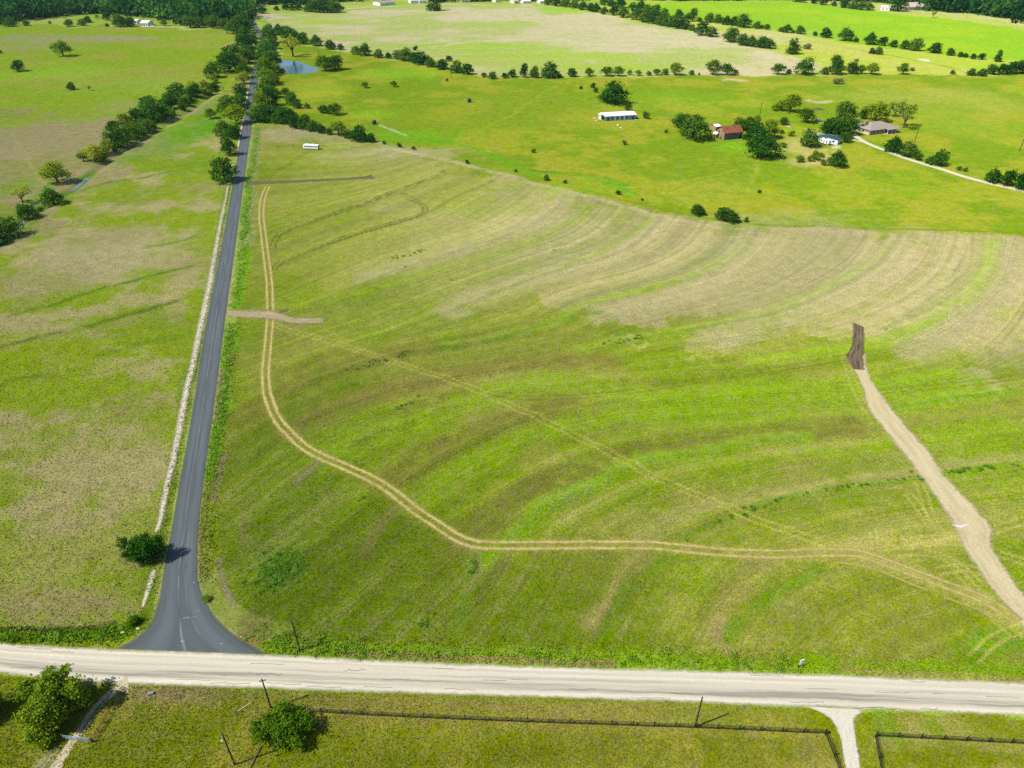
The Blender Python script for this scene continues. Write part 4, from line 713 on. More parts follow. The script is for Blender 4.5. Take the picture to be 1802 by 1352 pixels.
row('{o} tree from the left in the hedge right of the far field', 'hedge on the right side of the far field', [(965, 9, 15), (980, 11, 15), (995, 12.5, 16), (1010, 14.5, 15), (1025, 17.5, 15), (1038, 20, 14), (1049, 21.5, 16), (1063, 25, 13), (1080, 27, 17), (1097, 31, 19), (1119, 35, 20), (1135, 39, 22), (1150, 42, 22), (1165, 45, 22), (1180, 47.5, 22), (1195, 50.5, 22), (1206, 52, 16), (1217, 54, 12), (1235, 62.5, 23), (1252, 65, 19), (1285, 74, 25), (1307, 80, 20), (1322, 82, 20), (1338, 84, 20), (1353, 85.5, 20)])
row('{o} tree from the left in the hedge below the lime field', 'hedge along the lime field', [(1062, 9, 14), (1076, 11.5, 15), (1092, 13.5, 18), (1112, 18, 14), (1126, 22, 20), (1140, 25.5, 18), (1153, 27, 18), (1168, 30, 16), (1195, 31, 14), (1208, 38, 14), (1218, 38, 15, 'r', 1.1), (1231, 38.5, 9), (1248, 39.5, 16), (1264, 41, 15), (1278, 44, 16), (1290, 45, 16), (1308, 48.5, 24), (1331, 50.5, 13), (1341, 51, 8), (1349, 52.5, 10), (1373, 56, 9), (1384, 57.5, 16), (1396, 58.5, 6), (1408, 60, 15), (1434, 63.5, 8), (1453, 66.5, 17), (1488, 72, 24), (1506, 74.5, 9), (1530, 78.5, 21), (1552, 80.5, 16), (1571, 83, 14), (1592, 86.5, 18), (1610, 89.5, 21), (1643, 93.5, 20), (1672, 98, 13), (1690, 100.5, 10), (1699, 101.5, 8), (1712, 104, 10), (1726, 105, 12)])
row('{o} tree from the left in the row behind the lime field', 'row behind the lime field', [(1400, 3.5, 14), (1412, 4.5, 12), (1432, 6.5, 11), (1448, 9, 15), (1467, 11, 10), (1485, 14, 15), (1500, 16, 15), (1514, 17.5, 15), (1528, 18.5, 16)])
row('{o} tree from the left among the clumps above the far field', 'clump at the top of the far field', [(546, 21, 20), (557, 22, 22), (569, 22.5, 24), (582, 22.5, 22), (595, 21.5, 20), (503, 18, 12), (514, 18.5, 12), (526, 18, 13), (487, 18.5, 9), (462, 24, 14)])
row('{o} scattered tree from the left in front of the top left wood', 'trees in front of the top left wood', [(17, 47, 17), (47, 45.5, 10), (88, 42, 5), (122, 47, 14), (145, 45.5, 13), (155, 40, 12), (171, 34, 8, 'l'), (189, 36, 14), (189, 47, 6), (213, 47, 22), (229, 47, 18), (290, 46, 12, 'o'), (335, 49, 22), (352, 49, 20), (376, 50, 22, 'o'), (396, 52, 20, 'o')])
row('{o} tree from the left in the farmyard around the rusty roofed barn', 'trees around the barn', [(1198, 224, 24), (1223, 245, 38), (1209, 240, 22), (1303, 228, 20), (1316, 229, 22), (1331, 219, 13, 'o'), (1330, 258, 36), (1343, 277, 42), (1353, 243, 28, 'o')], gs=1.22)
row('{o} tree from the left around the farmhouse and campers', 'trees around the farmhouse', [(1363, 195, 10, 'o'), (1373, 194, 14, 'o'), (1390, 197, 27, 'o'), (1417, 216, 22, 'o'), (1379, 220, 12), (1424, 258, 26), (1460, 234, 24), (1474, 237, 28), (1491, 237, 26), (1486, 214, 30), (1486, 250, 17, 'o'), (1540, 213, 31, 'o'), (1574, 206, 22, 's'), (1590, 225, 33, 's'), (1517, 232, 12), (1472, 293, 25)], gs=1.18)
row('{o} shrub from the left in the hedge along the farmhouse lane', 'shrubs along the farmhouse lane', [(1572, 268, 30, 'r', .7), (1598, 276, 26, 'r', .8), (1616, 282, 14), (1632, 288, 13), (1651, 292, 27), (1687, 300, 8), (1697, 302, 7), (1744, 320, 25), (1771, 326, 26), (1793, 333, 26)], dkind='D')
row('{o} bush from the left in the dry lot below the campers', 'bushes in the dry lot below the campers', [(1408, 285, 14), (1424, 284, 12), (1435, 282, 17), (1447, 277, 9), (1448, 291, 11), (1375, 235, 9), (1391, 240, 11), (1380, 260, 10)], dkind='b')
row('{o} small bush from the left along the crop field boundary', 'small bushes on the crop field boundary', [(676, 254, 6), (704, 259, 8), (728, 264, 6), (822, 288, 7), (907, 303, 5), (938, 269, 7), (962, 318, 11), (994, 323, 7), (1088, 343, 8), (1130, 353, 5), (1312, 391, 9), (1172, 234, 6)], dkind='D')
row('{o} small bush from the left around the long shed', 'small bushes near the long shed', [(1022, 157, 6), (1043, 155, 8), (1048, 163, 8), (1104, 195, 12), (1136, 209, 12), (1100, 255, 8)], dkind='D')
row('{o} pale bush from the left scattered in the far pastures', 'pale bushes in the far pastures', [(1474, 148, 14), (1419, 87, 12), (1506, 109, 7), (1604, 125, 8)], dkind='p')
for x, y, wd, lab in [(730, 89, 8, 'small bush at the lower left of the far field'), (566, 199, 12, 'low bush left of the tree below the pond'), (577, 200, 14, 'bush touching the tree below the pond'), (1518, 209, 15, 'bush left of the tree behind the farmhouse'), (71, 368, 8, 'tiny bush on the creek bank'), (786, 143, 5, 'tiny dark bush below the utility pole in the pasture'), (1336, 340, 6, 'tiny dark bush in the pasture below the barn'), (497, 130, 9, 'low bush at the left tip of the pond')]:
    tree(x, y, wd, 'D', None, lab)

# foreground trees, leaf by leaf
def bigtree(x, y, wm, hm, seed, tone, n, size, kind, label, name='tree', cat_='tree'):
    P = UP(x, y); r = random.Random(seed); L_ = []
    if kind == 'oak':
        for i in range(22):
            a = 2*math.pi*i/22*2.4+r.uniform(-.4, .4); q = wm*r.uniform(.1, .44); s = wm*r.uniform(.075, .16); L_.append((q*math.cos(a), q*math.sin(a), hm*r.uniform(.34, .82)-.25*q, s, s, s*r.uniform(.7, .95)))
        L_.append((0, 0, hm*.5, wm*.25, wm*.25, hm*.32)); L_.append((wm*.05, 0, hm*.8, wm*.17, wm*.17, hm*.17))
    else:
        for i in range(22):
            a = r.uniform(0, 6.28); q = wm*r.uniform(.08, .44); s = wm*r.uniform(.075, .16); L_.append((q*math.cos(a), q*math.sin(a), hm*r.uniform(.25, .72), s, s, hm*r.uniform(.17, .28)))
        L_.append((0, 0, hm*.4, wm*.24, wm*.24, hm*.3))
    V, F = crown_arrays(seed, L_, n, size, clump=26); V[:, 2] = np.maximum(V[:, 2], .05)
    o = empty(name, (P[0], P[1], ZF(P[0], P[1]))); link('crown' if cat_ == 'tree' else 'foliage', mesh('crown', V, F, M_LEAF[tone]), o)
    b = MB(); h = hm*.3; b.tube([(0, 0, -.3), (.1, .05, h*.5), (.05, 0, h), (.1, .1, hm*.7)], [wm*.035, wm*.028, wm*.022, wm*.008], 8)
    for l in L_[:11]:
        b.tube([(.05, 0, h*r.uniform(.5, 1)), (l[0]*.5, l[1]*.5, (h+l[2])*.5+.2), (l[0], l[1], l[2])], [wm*.016, wm*.011, wm*.003], 6)
    b.build('trunk' if cat_ == 'tree' else 'stems', M_BARK, o); tag(o, label, cat_); return o
bigtree(106, 1252, 11.4, 9.4, 5, 'n', 17500, .24, 'oak', 'large leafy tree beside the dirt driveway at the bottom left')
bigtree(84, 1296, 5.6, 4.4, 6, 'n', 4500, .2, 'bush', 'smaller leafy tree below the large bottom left tree')
bigtree(-28, 1262, 7.0, 7.0, 8, 'n', 7000, .22, 'oak', 'tree cut off by the left edge below the pale road')
bigtree(500, 1294, 10.6, 5.6, 9, 'm', 11000, .2, 'bush', 'wide dark tree at the left end of the black fence')
bigtree(256, 986, 9.6, 6.8, 12, 'd', 9500, .2, 'bush', 'dark round bush against the left edge of the asphalt road', 'bush', 'bush')
bigtree(237, 1098, 2.4, 1.8, 14, 'm', 1600, .12, 'bush', 'small scraggly bush at the left corner of the road junction', 'bush', 'bush')
bigtree(364, 1056, 1.6, 1.1, 15, 'm', 900, .11, 'bush', 'small round bush at the right edge of the asphalt near the yellow marker', 'bush', 'bush')
bigtree(24, 1128, 1.6, .9, 16, 'm', 500, .12, 'bush', 'small low bush in the verge above the pale road at left', 'bush', 'bush')
# bare tree
P = UP(394, 161); o = empty('tree', (P[0], P[1], ZF(P[0], P[1]))); b = MB(); r = random.Random(4)
b.tube([(0, 0, -.2), (.1, 0, 1.6), (0, .1, 3.2)], [.22, .16, .1]); 
for i in range(16):
    a = r.uniform(0, 6.28); q = r.uniform(1.2, 2.8); z = r.uniform(1.2, 3); b.tube([(0, 0, z), (q*.5*math.cos(a), q*.5*math.sin(a), z+.9), (q*math.cos(a), q*math.sin(a), z+1.9)], [.09, .06, .02], 5)
b.build('trunk', M_DEAD, o); tag(o, 'bare pale dead tree between the creek and the roadside trees', 'tree')

# far woods that read as one mass
def wood(name, label, poly, spacing, sz, tone, seed):
    r = np.random.default_rng(seed); P = W(poly); x0, y0 = P.min(0); x1, y1 = P.max(0); base = []
    for k in range(5):
        L_ = lobes_for('round', 300+k+seed); base.append(crown_arrays(300+k+seed, L_, 120, .11))
    gx_, gy_ = np.meshgrid(np.arange(x0, x1, spacing), np.arange(y0, y1, spacing)); X = gx_.ravel()+r.uniform(-.5, .5, gx_.size)*spacing; Y = gy_.ravel()+r.uniform(-.5, .5, gx_.size)*spacing
    m = inpoly(X, Y, P); X, Y = X[m], Y[m]; VV = []; FF = []; TV = []; off = 0
    for x, y in zip(X, Y):
        V, F = base[r.integers(5)]; s = sz*r.uniform(.55, 1.35); a = r.uniform(0, 6.28); TV.append(np.full(len(V), r.uniform(.55, 1.25) if r.random() < .85 else 1.6)); c, sn = math.cos(a), math.sin(a); z = float(zsmooth(x, y))
        VV.append(np.c_[(V[:, 0]*c-V[:, 1]*sn)*s+x, (V[:, 0]*sn+V[:, 1]*c)*s+y, V[:, 2]*s*r.uniform(1.0, 1.35)+z]); FF.append(F+off); off += len(V)
    o = link(name, mesh(name, np.vstack(VV), np.vstack(FF), M_LEAF[tone])); o.data.attributes.new('tone', 'FLOAT', 'POINT').data.foreach_set('value', np.concatenate(TV).astype(np.float32)); tag(o, label, kind='stuff'); return len(X)
nw = wood('woodland', 'dense green wood across the top left of the view', [(-260, 46), (0, 44), (60, 34), (130, 29), (160, 24), (215, 27), (262, 31), (300, 42), (345, 46), (400, 48), (430, 42), (442, 24), (446, 10), (450, -14), (300, -22), (-260, -22)], 15, 23, 'w', 1)
nw += wood('woodland', 'dense green wood at the top right corner', [(1636, 21), (1700, 24), (1760, 33), (1802, 42), (1900, 62), (2100, 80), (2100, -10), (1800, -18), (1600, -12), (1600, 8)], 15, 23, 'w', 2)
nw += wood('woodland', 'distant tree belt along the top edge left of centre', [(452, 9), (520, 10), (620, 3), (700, -2), (700, -12), (450, -10)], 13, 16, 'w', 3)
nw += wood('woodland', 'distant tree belt among houses along the top edge', [(770, 5), (860, 3), (960, 3), (1040, 1), (1390, 1), (1600, 8), (1600, -12), (770, -10)], 15, 16, 'w', 4)
print('wood trees', nw)

# ------------------------------------------------------------------ grass tufts and weeds (real blades, too many to count)
M_TUFT = tuft_mat()
def scatter_px(n, x0, x1, y0, y1, seed):
    """points spread evenly over the ground seen between two rows"""
    r = np.random.default_rng(seed); A = UP(901, y1)[1]; B = UP(901, y0)[1]; Y = A+(B-A)*r.random(n*3)
    X = np.stack([UPA(np.full(2, xx), np.array([y0, y1]))[:, 0] for xx in (x0, x1)])
    fx0 = np.interp(Y, [A, B], [X[0, 1], X[0, 0]]); fx1 = np.interp(Y, [A, B], [X[1, 1], X[1, 0]]); x = fx0+(fx1-fx0)*r.random(len(Y)); return x[:n], Y[:n]
ROADS = [(cat(UPL(ASPH_L), n=4), cat(UPL(ASPH_R), n=4)), (cat(UPL(CH_T), n=4), cat(UPL(CH_B), n=4)), (cat(UPL(DL), n=4), cat(UPL(DR), n=4))]
RPOLY = [np.vstack([a[:, :2], b[::-1, :2]]) for a, b in ROADS]; DRV = W([(1405, 1243), (1440, 1254), (1462, 1270), (1474, 1295), (1490, 1370), (1528, 1420), (1519, 1370), (1508, 1295), (1508, 1272), (1530, 1250)])
def offroad(x, y):
    k = np.ones(len(x), bool)
    for P in RPOLY+[DRV]: k &= ~inpoly(x, y, P)
    return k
TRKW = cat(W(TRK), n=3)
def tufts(name, label, x, y, h, wd, seed, gain=(.75, 1.35), blades=3, far=None):
    k = offroad(x, y)
    if far: k &= np.random.default_rng(seed+50).random(len(x)) < sstep(far[1], far[0], y+(fbm(x, y, 30, 5)-.5)*60)
    k &= seg_dist(x, y, TRKW) > 1.9; x, y = x[k], y[k]; n = len(x); r = np.random.default_rng(seed); z = zfull(x, y)+zterr(x, y); c = paint(x, y, streak=False)*r.uniform(*gain, n)[:, None]
    V = []; C = []
    for b in range(blades):
        a = r.uniform(0, 6.28, n); hh = h*r.uniform(.5, 1.3, n); ww = wd*r.uniform(.6, 1.4, n); lx, ly = np.cos(a), np.sin(a); lean = hh*r.uniform(.2, .9, n)
        bx = x+r.normal(size=n)*wd*.6; by = y+r.normal(size=n)*wd*.6
        V.append(np.stack([np.stack([bx-ly*ww, by+lx*ww, z-.02], 1), np.stack([bx+ly*ww, by-lx*ww, z-.02], 1), np.stack([bx+lx*lean, by+ly*lean, z+hh], 1)], 1)); C.append(np.repeat(c[:, None, :], 3, 1))
    V = np.concatenate(V).reshape(-1, 3); C = np.concatenate(C).reshape(-1, 3); me = mesh(name, V, np.arange(len(V)).reshape(-1, 3), M_TUFT)
    at = me.color_attributes.new('cover', 'FLOAT_COLOR', 'POINT'); at.data.foreach_set('color', np.c_[C, np.ones(len(C))].astype(np.float32).ravel())
    o = link(name, me); tag(o, label, kind='stuff'); return o
x, y = scatter_px(60000, -60, 420, 330, 1140, 41); k = inpoly(x, y, ZONES[1][0]); tufts('dry_grass', 'dry tufted grass covering the pasture left of the asphalt road', x[k], y[k], .17, .12, 1, (.85, 1.75), far=(110, 330))
x, y = scatter_px(250000, 350, 1860, 480, 1190, 42); k = inpoly(x, y, CROP); tufts('crop_plants', 'short young crop plants across the lower terraced field', x[k], y[k], .15, .1, 2, (.7, 1.6), blades=2, far=(105, 270))
x, y = scatter_px(42000, -40, 1850, 1190, 1370, 43); k = inpoly(x, y, ZONES[11][0]); tufts('grass', 'mown and rough grass below the pale road', x[k], y[k], .17, .09, 3, (.75, 1.55))
def verge(pts, wd, n, seed):
    P = cat(W(pts), step=1.0); r = np.random.default_rng(seed); i = r.integers(0, len(P), n); return P[i, 0]+r.normal(size=n)*wd, P[i, 1]+r.normal(size=n)*wd
vx, vy = [], []
for p, wd, n in (([(470, 1138), (700, 1150), (1100, 1160), (1400, 1172), (1850, 1186)], 1.8, 9000), ([(-60, 1117), (60, 1118), (150, 1118), (215, 1112), (245, 1090)], 1.1, 3500), ([(409, 570), (400, 640), (388, 720), (378, 790), (370, 860), (362, 960), (362, 1020)], 1.5, 5000), ([(452, 225), (443, 300), (430, 420), (414, 540)], 1.7, 4000), ([(407, 300), (376, 480), (335, 690), (298, 870), (268, 1040)], .9, 3500)):
    a, b_ = verge(p, wd, n, len(p)+n); vx.append(a); vy.append(b_)
tufts('verge_grass', 'tall lush green grass along the road verges', np.concatenate(vx), np.concatenate(vy), .26, .12, 4, (.85, 1.35))
def weeds(name, label, x, y, sz, tone, seed):
    k = offroad(x, y); x, y = x[k], y[k]; r = np.random.default_rng(seed); base = [crown_arrays(700+i, lobes_for('bush', 700+i), 46, .12) for i in range(4)]; VV = []; FF = []; off = 0; z = zfull(x, y)+zterr(x, y)
    for i in range(len(x)):
        V, F = base[r.integers(4)]; s = sz*r.uniform(.45, 1.3); a = r.uniform(0, 6.28); c, sn = math.cos(a), math.sin(a)
        VV.append(np.c_[(V[:, 0]*c-V[:, 1]*sn)*s+x[i], (V[:, 0]*sn+V[:, 1]*c)*s+y[i], V[:, 2]*s*.9+z[i]]); FF.append(F+off); off += len(V)
    o = link(name, mesh(name, np.vstack(VV), np.vstack(FF), M_LEAF[tone])); tag(o, label, kind='stuff')
vx, vy = [], []
for p, wd, n in (([(396, 690), (390, 730), (384, 770)], .7, 46), ([(384, 780), (376, 830), (372, 870)], .6, 26), ([(404, 580), (399, 620), (395, 660)], .7, 20), ([(440, 300), (432, 390), (424, 470), (414, 530)], .8, 60), ([(450, 1120), (500, 1128), (560, 1140), (640, 1145)], 1.3, 70), ([(700, 1150), (900, 1156), (1100, 1160), (1400, 1170)], 1.0, 60), ([(230, 1090), (215, 1108), (190, 1118), (120, 1122), (10, 1122)], .7, 40)):
    a, b_ = verge(p, wd, n, 900+n); vx.append(a); vy.append(b_)
weeds('weeds', 'leafy green weeds growing along the road verges', np.concatenate(vx), np.concatenate(vy), 1.25, 'v', 5)
r_ = np.random.default_rng(8); C = UP(488, 1002); a = r_.normal(size=(130, 2))*np.array([2.6, 3.0])+C[:2]
vx, vy = [a[:, 0]], [a[:, 1]]
for p, wd, n in (([(1205, 948), (1240, 929), (1314, 900), (1397, 875), (1500, 857), (1600, 843), (1700, 829), (1795, 820)], .4, 50), ([(690, 455), (720, 448), (752, 438)], .8, 16), ([(1060, 606), (1100, 599), (1145, 593)], .8, 22), ([(880, 445), (960, 470)], 30, 8), ([(640, 875), (632, 882)], .4, 6), ([(738, 1095), (760, 1100)], 1.2, 14), ([(830, 1010), (840, 985)], .5, 8), ([(600, 655), (740, 618)], .6, 22), ([(1590, 832), (1690, 830), (1770, 822)], .5, 24), ([(480, 260), (560, 252)], 3, 6), ([(700, 720), (740, 700)], .6, 10)):
    q1, q2 = verge(p, wd, n, 950+n); vx.append(q1); vy.append(q2)
weeds('field_weeds', 'scattered broad leafed weeds along the field terraces', np.concatenate(vx), np.concatenate(vy), 1.0, 'v', 6)

# ------------------------------------------------------------------ fences
M_BLACK = simple('black_stained_wood', (44, 44, 42), rough=.7, scale=8)
def fence(pts, span, label):
    P = cat(UPL(pts), n=30) if len(pts) > 2 else UPL(pts)
    corners = [UP(*p)[:2] for p in pts]
    s = np.r_[0, np.cumsum(np.linalg.norm(np.diff(P[:, :2], axis=0), axis=1))]; n = max(2, int(round(s[-1]/span))+1); t = np.linspace(0, s[-1], n)
    X = np.stack([np.interp(t, s, P[:, i]) for i in range(2)], 1)
    root = empty('fence', (X[0, 0], X[0, 1], ZF(*X[0]))); tag(root, label, 'fence')
    b = MB(); b.box(-.07, .07, -.07, .07, -.3, 1.42); b.add([(-.09, -.09, 1.42), (.09, -.09, 1.42), (.09, .09, 1.42), (-.09, .09, 1.42), (0, 0, 1.48)], [(0, 1, 4), (1, 2, 4), (2, 3, 4), (3, 0, 4), (3, 2, 1, 0)]); pm = mesh('post', b.v, b.f, M_BLACK)
    rm = mesh('rail', *((lambda m: (m.v, m.f))(MB().box(0, 1, -.02, .02, -.05, .05))), M_BLACK)
    z = [ZF(*q) for q in X]; o0 = root.location
    for i in range(n):
        o = link('post', pm, root); o.location = (X[i, 0]-o0.x, X[i, 1]-o0.y, z[i]-o0.z); o.rotation_euler.z = math.atan2(*(X[min(i+1, n-1)]-X[max(i-1, 0)])[::-1])
        if i < n-1:
            d = X[i+1]-X[i]; L_ = float(np.hypot(*d)); a = math.atan2(d[1], d[0])
            for hz in (.32, .64, .96, 1.28):
                q = link('rail', rm, root); q.location = (X[i, 0]-o0.x+.1*math.sin(a), X[i, 1]-o0.y-.1*math.cos(a), z[i]-o0.z+hz+random.uniform(-.015, .015)); q.rotation_euler = (0, -math.atan2(z[i+1]-z[i], L_), a); q.scale.x = L_
fence([(530, 1252), (700, 1261.5), (900, 1270), (1100, 1277), (1223, 1281), (1400, 1289), (1452, 1291)], 3.75, 'long black four rail fence along the pale road up to the gravel driveway')
fence([(1452.6, 1293), (1462, 1315), (1478, 1358), (1490, 1392), (1512, 1500)], 3.75, 'short black fence run going down the left side of the gravel driveway')
fence([(1541, 1295.5), (1700, 1304), (1802, 1309), (1900, 1314)], 3.75, 'black four rail fence right of the gravel driveway along the road')
fence([(1540, 1298), (1547, 1335), (1553, 1370), (1559, 1400), (1580, 1500)], 3.75, 'short black fence run going down the right side of the gravel driveway')

# ------------------------------------------------------------------ utility poles
M_POLE = simple('creosote_pole', (70, 62, 54), scale=7); M_METAL = simple('galvanised_metal', (176, 180, 182), rough=.45, metal=.5, scale=9); M_CERAM = simple('insulator', (150, 140, 128), rough=.4)
def pole(x, y, h, label, arm=True, lamp=False, trans=False, r=.15):
    P = UP(x, y); o = empty('utility_pole', (P[0], P[1], ZF(P[0], P[1])), .25); tag(o, label, 'pole')
    MB().tube([(0, 0, -.5), (0, 0, h*.5), (0, 0, h)], [r, r*.9, r*.75], 10).build('shaft', M_POLE, o)
    if arm:
        a = MB().box(-.55, .55, .12, .22, h-.75, h-.63).build('crossarm', M_POLE, o)
        for xx in (-.45, .45): MB().tube([(xx, .17, h-.63), (xx, .17, h-.5), (xx, .17, h-.4)], [.03, .07, .03], 8).build('insulator', M_CERAM, a)
        MB().tube([(0, 0, h), (0, 0, h+.12), (0, 0, h+.22)], [.03, .07, .03], 8).build('insulator', M_CERAM, o)
    if lamp:
        l = MB().tube([(0, -.1, h-.3), (0, -.6, h-.05), (0, -.95, h-.02)], [.03, .03, .03], 6).build('lamp_arm', M_METAL, o)
        MB().tube([(0, -1.05, h-.18), (0, -1.05, h-.08), (0, -1.05, h+.1)], [.2, .22, .1], 10).build('lamp', simple('lamp_white', (232, 232, 226), rough=.5), l)
    if trans:
        MB().tube([(0, .38, h-1.9), (0, .38, h-1.8), (0, .38, h-1.1), (0, .38, h-1.02)], [.18, .22, .22, .16], 12).build('transformer', M_METAL, o)
    MB().box(-.06, .06, -r-.08, -r, 1.2, 1.7).build('meter_box', M_METAL, o)
    return o
pole(413, 1346, 9.2, 'dark pole with a white lamp in the grass below the pale road', arm=False, lamp=True)
pole(477, 1246, 8.6, 'dark utility pole rising behind the wide tree at the fence end')
pole(1223, 1279.5, 8.9, 'dark utility pole standing on the long black fence', arm=False)
pole(527.5, 1145, 8.6, 'dark utility pole in the weeds right of the road junction', arm=False)
pole(563, 109, 11, 'thin utility pole beside the pond', r=.2); pole(795, 138, 11, 'thin utility pole below the hedgerow in the bright pasture', r=.2); pole(1336, 209, 11, 'thin pole behind the barn trees', r=.2, arm=False)
pole(1609, 252, 9.5, 'yard light pole in front of the farmhouse', arm=False, lamp=True, r=.2); pole(1794, 266, 9, 'pale post at the right edge of the bright pasture', arm=False, r=.22)

# ------------------------------------------------------------------ buildings
M_WHITE = simple('white_siding', (290, 288, 282), scale=.8, noise=.06); M_CREAM = simple('cream_siding', (264, 250, 226), scale=.8, noise=.08); M_BRICK = simple('tan_brick_wall', (210, 192, 172), scale=2)
M_GLASS = simple('window_glass', (46, 58, 70), rough=.12, spec=.6, noise=.1); M_DARK = simple('dark_opening_and_shade', (38, 36, 36), rough=.9); M_SHING = simple('grey_shingles', (192, 178, 166), scale=1.2, c2=(164, 150, 140)); M_PINK = simple('weathered_tan_shingles', (240, 216, 204), scale=.6, c2=(214, 192, 180))
M_RUST = simple('rusty_tin', (186, 110, 84), scale=.5, c2=(128, 62, 46), rough=.75); M_TIN = simple('white_tin', (290, 286, 282), scale=.35, c2=(262, 244, 238), rough=.6); M_BOARD = simple('weathered_boards', (160, 156, 152), scale=1.2, c2=(106, 104, 102)); M_PALEB = simple('peeling_boards', (212, 190, 156), scale=.9, c2=(168, 124, 84)); M_TEAL = simple('faded_blue_siding', (190, 232, 244), scale=.5, c2=(120, 180, 206)); M_BLUE = simple('blue_roof', (52, 96, 136), scale=1, rough=.5); M_FRAME = simple('window_trim', (216, 214, 206)); M_CONC = simple('concrete', (206, 198, 182), scale=2)
def frame3(fl, fr, bl):
    A, B, C = UP(*fl), UP(*fr), UP(*bl); a = math.atan2(B[1]-A[1], B[0]-A[0]); L_ = float(np.hypot(*(B-A)[:2])); D = float(abs((C[0]-A[0])*-math.sin(a)+(C[1]-A[1])*math.cos(a))); return A, a, L_, D
def win(par, x, z, w_, h_, y=0.0, side=0, D=0, L_=0):
    """window on the front wall (side 0) or on the left gable (side 1)"""
    def bx(x0, x1, d0, d1, z0, z1): return MB().box(x0, x1, d0, d1, z0, z1) if side == 0 else MB().box(d0, d1, x0, x1, z0, z1)
    f = bx(x-w_/2-.1, x+w_/2+.1, -.07, .05, z-.1, z+h_+.1).build('window', M_FRAME, par); bx(x-w_/2, x+w_/2, -.1, .02, z, z+h_).build('pane', M_GLASS, f)
def door(par, x, w_, h_, m=None, side=0):
    def bx(x0, x1, d0, d1, z0, z1): return MB().box(x0, x1, d0, d1, z0, z1) if side == 0 else MB().box(d0, d1, x0, x1, z0, z1)
    bx(x-w_/2, x+w_/2, -.08, .04, 0, h_).build('door', m or M_DARK, par)
def walls(par, L_, D, h, m, gable=0.0, axis='x', name='wall'):
    b = MB(); b.box(0, L_, 0, D, -.6, h)
    if gable:
        if axis == 'x':
            for x in (0, L_-.2): b.add([(x, 0, h), (x, D, h), (x, D/2, h+gable), (x+.2, 0, h), (x+.2, D, h), (x+.2, D/2, h+gable)], [(0, 2, 1), (3, 4, 5), (0, 3, 5, 2), (1, 2, 5, 4)])
    return b.build(name, m, par)
def gable_roof(par, L_, D, h, g, m, ov=.4, seams=0):
    r = MB(); k = g/(D/2)
    r.slab([(-ov, -ov, h-ov*k), (L_+ov, -ov, h-ov*k), (L_+ov, D/2, h+g), (-ov, D/2, h+g)], .12); r.slab([(-ov, D/2, h+g), (L_+ov, D/2, h+g), (L_+ov, D+ov, h-ov*k), (-ov, D+ov, h-ov*k)], .12)
    o = r.build('roof', m, par)
    for i in range(seams):
        x = -ov+(L_+2*ov)*(i+.5)/seams; s_ = MB(); s_.tube([(x, -ov, h-ov*k+.14), (x, D/2, h+g+.14)], [.05, .05], 4); s_.build('seam', m, o)
    MB().tube([(-ov, D/2, h+g+.1), (L_+ov, D/2, h+g+.1)], [.12, .12], 6).build('ridge_cap', m, o)
    return o
def hip_roof(par, L_, D, h, g, m, ov=.6):
    a = D/2; V = [(-ov, -ov, h-.1), (L_+ov, -ov, h-.1), (L_+ov, D+ov, h-.1), (-ov, D+ov, h-.1), (a, D/2, h+g), (L_-a, D/2, h+g)]
    o = MB().add(V, [(0, 1, 5, 4), (1, 2, 5), (2, 3, 4, 5), (3, 0, 4), (3, 2, 1, 0)]).build('roof', m, par); return o
def house(name, label, fl, fr, bl, h, g, wm, rm, wins=(), doors=(), roof='gable', seams=0, cat_='house'):
    A, a, L_, D = frame3(fl, fr, bl); o = empty(name, (A[0], A[1], ZF(A[0], A[1])), a); tag(o, label, cat_)
    walls(o, L_, D, h, wm, g if roof == 'gable' else 0)
    rf = gable_roof(o, L_, D, h, g, rm, seams=seams) if roof == 'gable' else hip_roof(o, L_, D, h, g, rm)
    for f in wins: win(o, L_*f, 1.1, 1.3, 1.2)
    for f in doors: door(o, L_*f, 1.1, 2.1)
    return o, L_, D, rf
# rusty roofed barn
o, L_, D, rf = house('barn', 'weathered grey barn with a rusty red tin roof', (1273.5, 247), (1305, 244), (1258, 240.8), 4.4, 3.0, M_BOARD, M_RUST, seams=8, cat_='barn')
for i in range(16):                            # vertical boards of the front wall
    x0 = L_*i/16; MB().box(x0+.03, x0+L_/16-.03, -.06, -.002, random.uniform(-.1, .1), 4.25+random.uniform(-.15, .05)).build('board', M_BOARD, o)
for i in range(12):                            # peeling boards of the left gable
    y0 = D*i/12; ym = y0+D/24; hh = 4.4+3.0*(1-abs(ym-D/2)/(D/2)); MB().box(-.07, -.002, y0+.04, y0+D/12-.04, random.uniform(0, .5), hh-random.uniform(.15, .9)).build('board', M_PALEB, o)
MB().box(-.1, -.01, D*.3, D*.3+1.0, .1, 2.0).build('door', M_DARK, o); MB().box(-.1, -.01, D*.62, D*.62+1.1, 3.6, 4.7).build('window', M_DARK, o); door(o, L_*.9, 1.6, 3.2)
o, L_, D, rf = house('shed', 'small shed with pale tin roof behind the barn', (1259, 230.5), (1267, 229), (1255, 226), 2.6, .9, M_PALEB, M_TIN, doors=(.5,), seams=4, cat_='shed')
o, L_, D, rf = house('shed', 'low tan boarded lean to against the left gable of the barn', (1255, 241), (1260, 243), (1252, 237.5), 2.4, .8, M_PALEB, M_TIN, doors=(.5,), cat_='shed')
